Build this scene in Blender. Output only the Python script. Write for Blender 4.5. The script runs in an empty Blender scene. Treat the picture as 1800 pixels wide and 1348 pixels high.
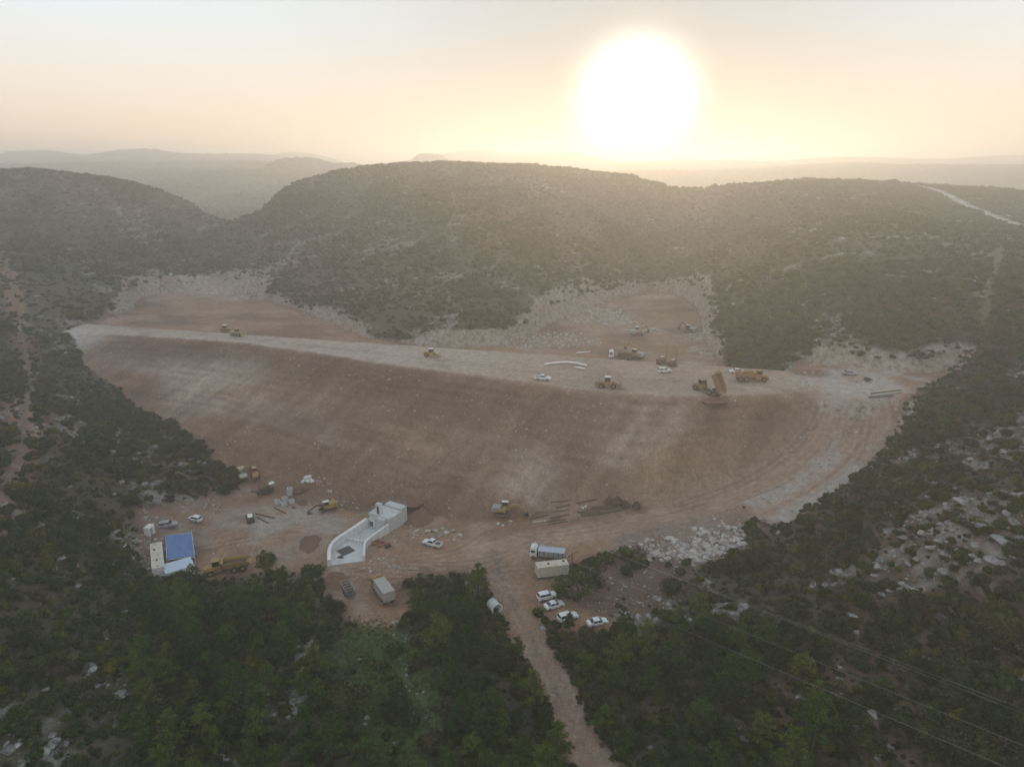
import bpy, math, random
import numpy as np
from mathutils import Vector, Matrix
random.seed(7); RNG = np.random.default_rng(7)
SC = bpy.context.scene
COL = SC.collection
# ---------------------------------------------------------------- camera
CAM_H, PITCH, FPX = 90.0, math.radians(17.7), 1200.0
cd = bpy.data.cameras.new('camera'); cd.sensor_width = 36.0; cd.lens = 24.0
cd.clip_start = 1.0; cd.clip_end = 40000.0
cam = bpy.data.objects.new('camera', cd); COL.objects.link(cam)
cam.location = (0, 0, CAM_H); cam.rotation_euler = (math.pi/2 - PITCH, 0, 0)
SC.camera = cam
# ---------------------------------------------------------------- sky, sun, exposure
SUN_EL, SUN_AZ = math.radians(4.5), math.radians(9.6)      # azimuth measured from +Y towards +X
SUN_DIR = Vector((math.sin(SUN_AZ)*math.cos(SUN_EL), math.cos(SUN_AZ)*math.cos(SUN_EL), math.sin(SUN_EL)))
W = bpy.data.worlds.new('World'); SC.world = W; W.use_nodes = True
nt = W.node_tree; nt.nodes.clear()
def wn(t, **k):
    n = nt.nodes.new(t)
    for a, b in k.items(): setattr(n, a, b)
    return n
sky = wn('ShaderNodeTexSky', sky_type='NISHITA', sun_disc=False)
sky.sun_elevation = SUN_EL; sky.sun_rotation = SUN_AZ
sky.altitude = 200; sky.air_density = 1.0; sky.dust_density = 0.5; sky.ozone_density = 1.0
bgs = wn('ShaderNodeBackground'); bgs.inputs['Strength'].default_value = 1.0
# hazy evening sky: the clear-sky model, thinned and greyed by dust that pales towards the horizon
hsv = wn('ShaderNodeHueSaturation'); hsv.inputs['Saturation'].default_value = 0.5; hsv.inputs['Value'].default_value = 0.012
nt.links.new(sky.outputs[0], hsv.inputs['Color'])
# the hazy aureole round the low sun: falls off with the angle from the sun
tc = wn('ShaderNodeTexCoord'); nrm = wn('ShaderNodeVectorMath', operation='NORMALIZE')
dot = wn('ShaderNodeVectorMath', operation='DOT_PRODUCT'); dot.inputs[1].default_value = SUN_DIR
nt.links.new(tc.outputs['Generated'], nrm.inputs[0]); nt.links.new(nrm.outputs[0], dot.inputs[0])
ac = wn('ShaderNodeMath', operation='ARCCOSINE'); nt.links.new(dot.outputs['Value'], ac.inputs[0])
def gauss(sig, amp, col, power=2.0):
    d = wn('ShaderNodeMath', operation='DIVIDE'); d.inputs[1].default_value = math.radians(sig)
    nt.links.new(ac.outputs[0], d.inputs[0])
    p = wn('ShaderNodeMath', operation='POWER'); p.inputs[1].default_value = power; nt.links.new(d.outputs[0], p.inputs[0])
    m = wn('ShaderNodeMath', operation='MULTIPLY'); m.inputs[1].default_value = -1.0; nt.links.new(p.outputs[0], m.inputs[0])
    e = wn('ShaderNodeMath', operation='EXPONENT'); nt.links.new(m.outputs[0], e.inputs[0])
    a = wn('ShaderNodeMath', operation='MULTIPLY'); a.inputs[1].default_value = amp; nt.links.new(e.outputs[0], a.inputs[0])
    b = wn('ShaderNodeBackground'); b.inputs['Color'].default_value = (*col, 1); nt.links.new(a.outputs[0], b.inputs['Strength'])
    return b
shs = [bgs, gauss(3.9, 2.4, (1.0, 0.92, 0.76), 3.2), gauss(7.0, 0.06, (1.0, 0.78, 0.42))]
sepz = wn('ShaderNodeSeparateXYZ'); nt.links.new(nrm.outputs[0], sepz.inputs[0])
ramp = wn('ShaderNodeValToRGB'); nt.links.new(sepz.outputs[2], ramp.inputs[0])
for p, col in ((0.0, (1.0, .66, .40)), (.035, (.96, .70, .47)), (.09, (.86, .75, .63)), (.17, (.72, .775, .80)), (.45, (.60, .69, .75)), (1.0, (.48, .57, .67))):
    e = ramp.color_ramp.elements[0] if p == 0 else (ramp.color_ramp.elements[-1] if p == 1 else ramp.color_ramp.elements.new(p)); e.position = p; e.color = (*col, 1)
addc = wn('ShaderNodeMix', data_type='RGBA', blend_type='ADD'); addc.inputs[0].default_value = 1.0
nt.links.new(ramp.outputs[0], addc.inputs[6]); nt.links.new(hsv.outputs[0], addc.inputs[7]); nt.links.new(addc.outputs[2], bgs.inputs['Color'])
# sky strength lowered around the sun so the haze glow does not clip
t1 = wn('ShaderNodeMath', operation='DIVIDE'); t1.inputs[1].default_value = math.radians(21); nt.links.new(ac.outputs[0], t1.inputs[0])
t2 = wn('ShaderNodeMath', operation='MULTIPLY'); nt.links.new(t1.outputs[0], t2.inputs[0]); nt.links.new(t1.outputs[0], t2.inputs[1])
t3 = wn('ShaderNodeMath', operation='MULTIPLY'); t3.inputs[1].default_value = -1; nt.links.new(t2.outputs[0], t3.inputs[0])
t4 = wn('ShaderNodeMath', operation='EXPONENT'); nt.links.new(t3.outputs[0], t4.inputs[0])
t5 = wn('ShaderNodeMath', operation='MULTIPLY_ADD'); t5.inputs[1].default_value = -0.62; t5.inputs[2].default_value = 1.12; nt.links.new(t4.outputs[0], t5.inputs[0]); nt.links.new(t5.outputs[0], bgs.inputs['Strength'])
cur = shs[0]
for s in shs[1:]:
    a = wn('ShaderNodeAddShader'); nt.links.new(cur.outputs[0], a.inputs[0]); nt.links.new(s.outputs[0], a.inputs[1]); cur = a
wo = wn('ShaderNodeOutputWorld'); nt.links.new(cur.outputs[0], wo.inputs['Surface'])
sl = bpy.data.lights.new('sun', 'SUN'); sl.energy = 2.1; sl.angle = math.radians(0.6); sl.color = (1.0, 0.735, 0.44)
sun = bpy.data.objects.new('sun', sl); COL.objects.link(sun); sun.location = SUN_DIR*300
sun.rotation_euler = (-SUN_DIR).to_track_quat('-Z', 'Y').to_euler()
SC.view_settings.view_transform = 'Standard'; SC.view_settings.look = 'None'
SC.view_settings.exposure = 0.08; SC.view_settings.gamma = 1.0; SC.view_settings.use_curve_mapping = False
SC.render.engine = 'CYCLES'
SC.cycles.use_denoising = True
SC.cycles.max_bounces = 5; SC.cycles.diffuse_bounces = 2; SC.cycles.glossy_bounces = 2; SC.cycles.transmission_bounces = 3
SC.cycles.volume_bounces = 1; SC.cycles.transparent_max_bounces = 6
SC.cycles.sample_clamp_indirect = 4.0
# ---------------------------------------------------------------- helpers: photograph direction -> place on the ground plane of height z (or at depth d)
CP, SP = math.cos(PITCH), math.sin(PITCH)
def at(px, py, z=None, d=None):
    dx, dy = px-900.0, py-674.0
    Y = FPX*CP - dy*SP; Z = -FPX*SP - dy*CP
    t = (z-CAM_H)/Z if z is not None else d/Y
    return (dx*t, Y*t, CAM_H+Z*t)
def props(o, label=None, cat=None, group=None, kind=None):
    if label: o['label'] = label
    if cat: o['category'] = cat
    if group: o['group'] = group
    if kind: o['kind'] = kind
    return o
# ---------------------------------------------------------------- noise
def _hash(ix, iy, seed):
    h = (ix.astype(np.int64)*374761393 + iy.astype(np.int64)*668265263 + seed*1442695041) & 0xFFFFFFFF
    h = ((h ^ (h >> 13))*1274126177) & 0xFFFFFFFF
    return ((h ^ (h >> 16)) & 0xFFFF)/65535.0
def vnoise(x, y, seed=0):
    ix = np.floor(x); iy = np.floor(y); fx = x-ix; fy = y-iy
    fx = fx*fx*(3-2*fx); fy = fy*fy*(3-2*fy)
    a = _hash(ix, iy, seed); b = _hash(ix+1, iy, seed); c = _hash(ix, iy+1, seed); d = _hash(ix+1, iy+1, seed)
    return (a*(1-fx)+b*fx)*(1-fy)+(c*(1-fx)+d*fx)*fy
def fbm(x, y, wl, octs=4, seed=0, gain=0.5):
    s = 0; a = 1.0; tot = 0
    for o in range(octs):
        s = s+a*(vnoise(x/wl+17.3*o, y/wl-9.1*o, seed+o)*2-1); tot += a; a *= gain; wl = wl/2.03
    return s/tot
def sstep(a, b, x):
    t = np.clip((x-a)/(b-a), 0, 1); return t*t*(3-2*t)
# ---------------------------------------------------------------- terrain: natural ground as a thin-plate spline through surveyed points
NAT = [  # (px, py, height)
 (0,1348,8),(200,1348,2),(450,1348,-2),(700,1348,-4),(900,1348,-4),(1100,1348,-3),(1300,1348,0),(1500,1348,4),(1800,1348,10),
 (0,1100,15),(150,1100,8),(300,1100,2),(600,1120,-1),(900,1100,-1),(1200,1100,1),(1350,1100,4),(1500,1100,9),(1650,1100,14),(1800,1100,20),
 (0,900,23),(100,950,13),(180,950,7),(260,980,2.2),(330,930,1.6),(440,920,1.2),(640,990,0),(760,960,0),(870,1000,0),(1000,960,0),(1060,1090,0),(560,930,.6),
 (1150,940,1.5),(1270,960,3),(1350,930,7),(1440,890,12),(1500,950,13),(1560,820,19),(1650,850,23),(1800,900,31),(1620,730,26),(1700,660,32),(1800,700,37),(1700,750,29),
 (100,800,20),(200,800,14),(300,850,6),(400,835,3),(0,700,31),(120,680,27),(70,570,33),(100,560,30),(0,500,42),(0,420,54),(60,470,44),
 (200,430,48),(230,500,35),(330,450,37),(300,420,46),(210,545,27),
 (430,480,35),(430,420,47),(550,450,43),(350,478,33),(520,530,28),(620,575,29),
 (770,578,31.5),(700,570,30),(850,580,31.5),(920,560,32),(770,500,40),(770,420,54),(770,350,71),(900,500,42),(900,420,55),(900,350,71),(1000,500,37),(1000,420,53),(1000,350,70),(650,500,37),(650,420,51),(650,350,69),
 (1060,520,33),(1130,470,36),(1150,400,50),(1120,515,29),(1170,500,30),
 (1250,560,31),(1260,620,29),(1300,600,31.5),(1300,500,43),(1300,420,55),(1300,360,66),(1450,590,36),(1450,500,48),(1450,400,61),(1430,640,30),(1550,590,36),(1600,500,50),(1600,400,63),(1800,550,46),(1800,450,55),(1700,600,37),(1700,500,50),
 (200,380,62),
]
NATD = [  # (px, py, depth): ridge lines, by distance
 (0,302,430),(150,312,450),(330,352,480),(240,326,465),
 (360,376,470),(398,391,445),(440,385,480),(500,332,505),(600,303,540),(700,291,560),(850,290,565),(1000,298,560),(1080,307,550),(1150,320,535),(1200,336,505),
 (1250,330,520),(1350,322,560),(1450,319,600),(1600,324,600),(1700,363,480),(1800,400,390),(1800,330,800),
]
NATX = [  # (x, y, z): behind the ridges and under the fill
 (-40,190,-1),(-40,215,8),(-100,215,10),(30,195,2),(-40,240,18),(40,215,15),(-120,250,22),(-140,290,20),(-60,260,22),(50,270,22),(60,320,24),(90,215,24),
 (0,720,66),(-150,700,44),(150,760,58),(-330,600,58),(-280,660,34),(-222,560,38),(-205,505,46),(-190,480,51),(-420,520,74),(-380,760,42),(-250,800,37),(300,760,66),(450,650,70),(500,500,66),(0,900,52),(-400,1000,36),(-150,1000,44),(150,1000,60),(350,1000,70),(600,950,72),(-700,900,55),(-700,600,80),
 (700,650,74),(0,1400,50),(500,1400,70),(-500,1400,45),(-1000,1400,55),(1000,1400,74),(1000,800,76),(-1000,800,75),
 (127,530,70),(134,560,64),(142,600,62),(110,600,66),(190,680,62),(60,640,72),(-60,40,-5),(60,40,-2),(0,0,-6),(150,50,25),(-150,50,22),(250,150,52),(-250,150,62),(-330,300,84),(350,300,62),(0,-80,-8),(200,-80,20),(-200,-80,20),
]
pts = [at(a, b, z=c) for a, b, c in NAT]+[at(a, b, d=c) for a, b, c in NATD]+list(NATX)
# left abutment: where fill meets hillside, the hillside passes through the face of the fill; inside it lies below, outside above
CREST_Z = 27.0
CA, CB = np.array(at(105, 572, z=CREST_Z)[:2]), np.array(at(1450, 664, z=CREST_Z)[:2])
CL = np.linalg.norm(CB-CA); CU = (CB-CA)/CL; CN = np.array([CU[1], -CU[0]])       # CN points downstream (to the camera)
def _us(p): return ((p[0]-CA[0])*CU[0]+(p[1]-CA[1])*CU[1], (p[0]-CA[0])*CN[0]+(p[1]-CA[1])*CN[1])
EDGE = sorted(_us(at(a, b, CREST_Z)) for a, b in ((105,584),(250,589),(420,600),(560,620),(700,641),(800,654),(900,667),(1000,681),(1100,690),(1200,695),(1290,694),(1380,686),(1450,678)))
EU, ES = np.array(EDGE).T
def half_width(u): return np.interp(u, EU, ES)
TOE = sorted((*_us(at(a, b, c)), c) for a, b, c in ((420,832,3),(520,868,1),(640,890,.5),(760,905,0),(900,912,0),(1050,902,1),(1200,880,4.5),(1330,842,9.5),(1420,795,14)))
TU = np.array([t[0] for t in TOE]); TS = np.array([np.clip((t[1]-half_width(t[0]))/(CREST_Z-t[2]), 1.15, 2.6) for t in TOE])
def face_slope(u): return np.interp(u, TU, TS)
def on_face(px, py):
    lo, hi = -5.0, 27.0
    for _ in range(40):
        z = (lo+hi)/2; p = at(px, py, z=z); u, s = _us(p)
        if z > CREST_Z-max(s-half_width(u), 0)/face_slope(u): hi = z
        else: lo = z
    return p
for a, b in ((118,598),(150,640),(205,682),(262,722),(318,760),(368,795),(408,828)):
    p = on_face(a, b); pts.append(p)
    q = on_face(a+75, b-4); pts.append((q[0], q[1], q[2]-5))
    q = on_face(a-60, b+6); pts.append((q[0], q[1], q[2]+3.5))
pts = [p for p in pts if not (p[2] in (27, 28, 14, 6, 3) and p[0] < -70 and 180 < p[1] < 260)]
pts = np.array(pts)
def tps_fit(p, lam=1.0):
    n = len(p); xy = p[:, :2]/100.0
    r2 = ((xy[:, None]-xy[None])**2).sum(-1)
    K = 0.5*r2*np.log(r2+1e-12)
    A = np.zeros((n+3, n+3)); A[:n, :n] = K+lam*0.01*np.eye(n); A[:n, n] = 1; A[:n, n+1:] = xy; A[n:, :n] = A[:n, n:].T
    b = np.zeros(n+3); b[:n] = p[:, 2]
    return xy, np.linalg.solve(A, b)
TXY, TW = tps_fit(pts)
def tps(x, y):
    x = np.asarray(x, float).ravel()/100; y = np.asarray(y, float).ravel()/100
    out = np.empty_like(x); n = len(TXY)
    for i in range(0, len(x), 60000):
        s = slice(i, i+60000)
        r2 = (x[s, None]-TXY[:, 0])**2+(y[s, None]-TXY[:, 1])**2
        out[s] = (0.5*r2*np.log(r2+1e-12))@TW[:n]+TW[n]+TW[n+1]*x[s]+TW[n+2]*y[s]
    return out
# far country: rolling plain with named rises (px, crest py, depth, half width m, half depth m, flat top)
FAR = [(530,280,1500,62,170,1),(610,290,1500,110,150,0),(400,318,1150,150,90,0),(300,330,1000,140,80,0),(755,272,2600,75,160,1),(740,283,2500,170,200,0),(70,266,3300,330,500,0),(250,263,3000,380,420,0),(420,272,3400,500,500,0),
       (180,287,1900,420,300,0),(420,284,2100,450,300,0),(330,303,1300,260,180,0),(500,300,1350,230,180,0),(60,290,1500,300,200,0),
       (1500,287,2500,520,400,0),(1800,292,2300,500,400,0),(1650,291,2300,460,400,0),(1330,298,2100,360,300,0),(2000,293,2300,500,400,0),(1150,301,2200,340,300,0),
       (520,268,4600,420,500,0),(840,263,4800,560,500,0),(980,267,4600,500,450,0),(1500,276,4500,1100,450,0),(1780,273,4700,650,500,0),(150,275,4300,700,450,0),(1250,281,4000,900,400,0)]
FAR = [(a, b, d if d < 1300 else 1300+(d-1300)*.35, w*min(1, (1300+max(d-1300, 0)*.35)/d), k*min(1, (1300+max(d-1300, 0)*.35)/d), f) for a, b, d, w, k, f in FAR]
def far_h(x, y):
    z = 38+fbm(x, y, 900, 3, 31)*12+sstep(1500, 5000, y)*14
    for (px, py, d, wx, wy, flat) in FAR:
        X, Y, Z = at(px, py, d=d)
        r2 = ((x-X)/wx)**2+((y-Y)/wy)**2
        h = (Z-z)
        g = np.exp(-r2) if not flat else 1/(1+r2**3)
        z = np.maximum(z, z+h*g) if h.mean() > 0 else z
    return z
def smax(a, b, k): return np.logaddexp(a/k, b/k)*k
# ---- plan polygons
def poly(pp): return np.array([at(*p)[:2] for p in pp])
def sdist(x, y, P, closed=True):
    """distance to polygon/polyline; negative inside when closed; also length along (evaluated near it only)"""
    lo = P.min(0)-40; hi = P.max(0)+40
    m = (x > lo[0]) & (x < hi[0]) & (y > lo[1]) & (y < hi[1])
    d = np.full(x.shape, 40.0); u = np.zeros(x.shape)
    if m.any(): d[m], u[m] = _sdist(x[m], y[m], P, closed)
    return np.minimum(d, 40.0), u
def _sdist(x, y, P, closed):
    n = len(P); d = np.full(x.shape, 1e9); ins = np.zeros(x.shape, bool); u = np.zeros(x.shape)
    seg = n if closed else n-1
    L = np.concatenate([[0], np.cumsum(np.hypot(*(np.roll(P, -1, 0)-P)[:seg].T))])
    for i in range(seg):
        a = P[i]; b = P[(i+1) % n]; e = b-a; l2 = e@e
        t = np.clip(((x-a[0])*e[0]+(y-a[1])*e[1])/l2, 0, 1)
        dd = np.hypot(x-a[0]-t*e[0], y-a[1]-t*e[1])
        m = dd < d; d = np.where(m, dd, d); u = np.where(m, L[i]+t*math.sqrt(l2), u)
        if closed:
            c = ((a[1] > y) != (b[1] > y)) & (x < (b[0]-a[0])*(y-a[1])/(b[1]-a[1]+1e-12)+a[0]); ins ^= c
    return (np.where(ins, -d, d) if closed else d), u
def smooth(P, n=6, closed=False):
    P = np.array(P, float); out = []
    N = len(P); rng = range(N) if closed else range(N-1)
    for i in rng:
        p0 = P[(i-1) % N] if closed or i > 0 else 2*P[0]-P[1]; p1 = P[i]; p2 = P[(i+1) % N]
        p3 = P[(i+2) % N] if closed or i+2 < N else 2*P[-1]-P[-2]
        for k in range(n):
            t = k/n
            out.append(0.5*((2*p1)+(-p0+p2)*t+(2*p0-5*p1+4*p2-p3)*t*t+(-p0+3*p1-3*p2+p3)*t**3))
    if not closed: out.append(P[-1])
    return np.array(out)
BENCH = smooth(poly([(235,545,24),(250,530,24),(300,522,24),(380,517,24),(460,528,24),(510,550,24),(570,570,24),(640,594,25),(690,603,25),(770,609,25),(850,611,25),(915,598,25),(965,574,25),(1040,545,25),(1110,520,26),(1170,512,26),(1225,540,26),(1240,590,26),(1255,635,26),(1300,650,27),(1420,654,27),(1425,662,27),(1100,655,27),(900,640,27),(700,612,27),(450,590,27),(250,572,27),(170,568,27)]), 3, True)
PLAT = smooth(poly([(1400,652,27),(1450,645,27),(1520,648,28),(1600,652,28.5),(1668,648,29),(1590,686,28),(1530,686,27.5),(1430,678,27)]), 3, True)
HAUL = smooth([at(870,965,0),at(960,945,.3),at(1100,925,1.5),at(1250,890,5),at(1370,845,10),at(1440,790,14.5),at(1470,735,20),at(1462,690,25.5),at(1430,668,27)], 6)
HAUL2 = smooth([at(1350,900,7.5),at(1450,845,11.5),at(1510,785,16),at(1540,740,20.5),at(1535,705,25),at(1500,678,27)], 6)
EXIT = smooth([at(868,975,0),at(885,1020,-.3),at(912,1080,-.6),at(950,1150,-1.2),at(985,1230,-2),at(1022,1300,-2.6),at(1060,1370,-3.2),at(1110,1500,-4)], 6)
YARD = smooth(poly([(245,940,1),(290,915,1),(350,890,1),(420,865,1),(425,830,2),(480,860,1),(620,880,1),(760,900,0),(930,905,0),(1120,900,1),(1290,905,4),(1290,985,2),(1180,988,1),(1075,975,0),(1000,1000,0),(985,1045,0),(1040,1075,0),(1085,1090,0),(1070,1108,0),(1000,1105,0),(935,1060,0),(890,1040,0),(860,1005,0),(720,1018,0),(735,1075,0),(640,1092,0),(580,1050,0),(560,1005,0),(450,1008,0),(345,1015,1),(262,1025,1)]), 3, True)
LITTER = smooth(poly([(1060,985,0),(1200,985,1),(1220,1010,1),(1200,1060,1),(1150,1100,0),(1080,1085,0),(1000,1060,0),(1000,1020,0)]), 3, True)
RUBBLE = smooth(poly([(1060,950,0),(1150,925,1.5),(1280,905,4),(1320,925,6),(1290,985,3),(1200,992,1.5),(1110,980,1)]), 3, True)
TRACKL = smooth([at(8,440,52),at(20,500,46),at(38,590,33),at(44,650,30),at(35,720,31),at(8,810,27),at(-40,890,27)], 5)
RIDGER = smooth([at(1560,317,d=620),at(1625,330,d=570),at(1700,362,d=485),at(1800,398,d=392),at(1950,455,d=300)], 5)
TRACKR = smooth([at(1760,430,58),at(1752,470,54),at(1738,510,50),at(1735,548,46)], 4)
TRACKC = smooth([at(785,300,d=545),at(800,365,67),at(840,400,59),at(882,432,52.5),at(872,465,46.5),at(840,520,38.5),at(805,560,34),at(770,580,31.6)], 4)
GRASS = smooth(poly([(590,1110,-1),(690,1100,-1),(750,1130,-1),(790,1250,-2),(800,1348,-4),(650,1348,-4),(600,1230,-2)]), 3, True)
STONES = smooth([at(705,1105,-.8),at(722,1140,-1),at(712,1180,-1.2),at(735,1225,-1.8),at(765,1270,-2.4),at(780,1340,-3.4)], 5)
PATHS = [smooth([at(*q) for q in P], 5) for P in (  # wheel tracks
 ((350,962,1),(450,942,1),(560,938,.5)),((545,1003,0),(700,1012,0),(820,1003,0),(872,985,0)),((690,988,0),(760,992,0),(850,985,0),(955,948,0)),((640,1024,0),(720,1019,0),(850,1008,0),(900,1030,0)),((870,932,0),(960,940,.3),(1100,917,1.5),(1250,880,5)),((400,902,1),(500,925,1),(560,935,.5)),
 ((1445,690,26.5),(1425,760,16),(1340,830,10),(1200,884,4)),((1488,700,25),(1470,780,15),(1405,845,10),(1285,893,6)),((1528,720,23),(1505,800,15),(1425,868,10)),((440,925,1),(520,905,1),(600,915,1)),((700,985,0),(800,970,0),(860,935,0)),((880,1000,0),(930,1000,0),(975,1040,0)),((1300,668,27),(1420,672,27),(1500,690,26)),((150,570,27),(420,594,27),(760,632,27),(1000,660,27),(1300,675,27)),((600,990,0),(660,1000,0),(760,1010,0)))]
def terrain(x, y):
    """height and material masks of the ground at plan positions x, y"""
    shp = x.shape; x = x.ravel(); y = y.ravel()
    r = np.hypot(x, y)
    n1 = fbm(x, y, 26, 4, 3); n2 = fbm(x, y, 5.0, 3, 11)
    near = tps(x, y)
    wf = sstep(800, 1250, r+0.25*np.abs(x))
    nat = near*(1-wf)+(far_h(x, y)*wf if (wf > 0).any() else 0)
    rough = 1-0.75*sstep(0, 1, (np.abs(n1) < 0.02))
    nat = nat+(n1*1.3+n2*0.35)*rough*sstep(60, 120, r)
    # limestone terraces: gentle steps along the contours of the slopes
    st = np.sin(nat*2*math.pi/4.2+3*fbm(x, y, 60, 2, 77)); nat = nat+0.28*st*sstep(8, 25, nat)*(1-wf)
    z = nat.copy()
    # yard, litter, exit road: smoothed ground
    sy, _ = sdist(x, y, YARD)
    my = 1-sstep(-3, 3, sy+n2*1.5)
    smoothz = near+n2*0.10
    z = z*(1-my)+smoothz*my
    # bench / pits behind the fill
    sb, _ = sdist(x, y, BENCH)
    floor = 25.2+fbm(x, y, 30, 3, 5)*0.8
    floor = floor-3.2*np.exp(-(((x+150)/45)**2+((y-325)/26)**2))-1.5*np.exp(-(((x-65)/35)**2+((y-280)/25)**2))
    wcut = 5.0-3.4*np.exp(-(((x+25)/52)**4+((y-255)/26)**4))+5*np.exp(-(((x+165)/50)**2+((y-365)/30)**2))+6*np.exp(-(((x-45)/38)**2+((y-325)/45)**2))
    wcut = wcut*(1+0.5*fbm(x, y, 9, 2, 8))
    cl = np.exp(-(((x+25)/52)**4+((y-255)/26)**4)); kb = 1-sstep(0, 1, (sb+(.5+.9*cl)*n2+(.3+.9*cl)*fbm(x, y, 4, 2, 9)+2.5*n1*(1-cl))/wcut)
    z = z*(1-kb)+floor*kb
    # platform at the right abutment with its cut bank
    sp, _ = sdist(x, y, PLAT)
    kp = 1-sstep(0, 1, (sp+1.5*n2)/6.0)
    z = z*(1-kp)+(27.2+n2*0.12+0.9*sstep(130, 160, x))*kp
    # embankment
    s = (x-CA[0])*CN[0]+(y-CA[1])*CN[1]; u = (x-CA[0])*CU[0]+(y-CA[1])*CU[1]
    wid = half_width(u)+.5*n1
    dn = np.maximum(s-wid, 0); up = np.maximum(-s-5.0, 0)
    slope = face_slope(u)
    zd = CREST_Z-dn/slope-up/1.6+0.18*n2+0.35*fbm(x, y, 14, 3, 21)*sstep(0, 4, dn)-0.10*np.sin(dn*0.9)*sstep(1, 6, dn)
    zd = np.where((u < -6) | (u > CL+22), -50, zd)
    z0 = z.copy(); z = smax(z, zd, 0.35)
    mdam = sstep(-0.3, 0.5, zd-z0)*((u > -6) & (u < CL+22))
    # haul roads carved / filled
    def road(P, w, edge, zz, follow=False):
        d, uu = sdist(x, y, P[:, :2], False)
        L = np.concatenate([[0], np.cumsum(np.hypot(*(P[1:, :2]-P[:-1, :2]).T))])
        hz = near if follow else np.interp(uu, L, P[:, 2])
        k = 1-sstep(w, w+edge, d+n2*0.8)
        return zz*(1-k)+(hz+n2*0.08)*k, d, uu, k
    sr, _ = sdist(x, y, RUBBLE)
    z, dh, uh, kh = road(HAUL, 5.6, 10, z)
    z, dh2, uh2, kh2 = road(HAUL2, 5.0, 5, z)
    kr = 1-sstep(-3, 1, sr)
    z = z+kr*(0.7+0.7*fbm(x, y, 5, 3, 51))*(1-kh)*(1-kh2)
    z, de, ue, ke = road(EXIT, 2.5, 3, z)
    z, dl, ul, kl = road(TRACKL, 1.8, 3, z, True)
    dr, _ = sdist(x, y, RIDGER[:, :2], False); dr2, _ = sdist(x, y, TRACKR[:, :2], False); dc, _ = sdist(x, y, TRACKC[:, :2], False)
    zr, _, _, krr = road(RIDGER, 4.0, 10, z, True); z = zr
    # ruts on the dirt roads
    z = z-0.16*np.exp(-((de-1.0)/0.45)**2)*ke-0.12*np.exp(-((dh-1.3)/0.5)**2)*kh
    dt = np.full(x.shape, 40.0)
    for P in PATHS: dt = np.minimum(dt, np.abs(sdist(x, y, P[:, :2], False)[0]-.95))
    sg, _ = sdist(x, y, GRASS); slt, _ = sdist(x, y, LITTER); dst, _ = sdist(x, y, STONES[:, :2], False)
    M = dict(nat=nat, bench=kb, plat=kp, dam=mdam, haul=kh, haul2=kh2, exit=ke, trackl=kl, yard=my, rubble=kr, ridge=krr, sb=sb, sp=sp, sy=sy, s=s, u=u, dn=dn, up=up, wid=wid,
             dh=dh, dh2=dh2, de=de, ue=ue, dl=dl, dr=dr, dr2=dr2, dc=dc, sg=sg, slt=slt, sr=sr, dst=dst, dt=dt, n1=n1, n2=n2, wf=wf, r=r)
    return z, M
# ---------------------------------------------------------------- materials
def new_mat(name):
    m = bpy.data.materials.new(name); m.use_nodes = True
    t = m.node_tree; return m, t, t.nodes['Principled BSDF']
def paint(name, col, rough=0.5, metal=0.0, dirt=0.25, spec=0.5, scale=2.5, dirtcol=(0.20, 0.14, 0.10)):
    """paint or metal with dust and wear"""
    m, t, b = new_mat(name)
    b.inputs['Roughness'].default_value = rough; b.inputs['Metallic'].default_value = metal; b.inputs['Specular IOR Level'].default_value = spec
    tc = t.nodes.new('ShaderNodeTexCoord'); n = t.nodes.new('ShaderNodeTexNoise'); n.inputs['Scale'].default_value = scale; n.inputs['Detail'].default_value = 6
    t.links.new(tc.outputs['Object'], n.inputs['Vector'])
    r = t.nodes.new('ShaderNodeMapRange'); r.inputs[1].default_value = 0.42; r.inputs[2].default_value = 0.75; r.inputs[4].default_value = dirt
    t.links.new(n.outputs['Fac'], r.inputs[0])
    x = t.nodes.new('ShaderNodeMix'); x.data_type = 'RGBA'; x.inputs[6].default_value = (*col, 1); x.inputs[7].default_value = (*dirtcol, 1)
    t.links.new(r.outputs[0], x.inputs[0]); t.links.new(x.outputs[2], b.inputs['Base Color'])
    return m
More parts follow.
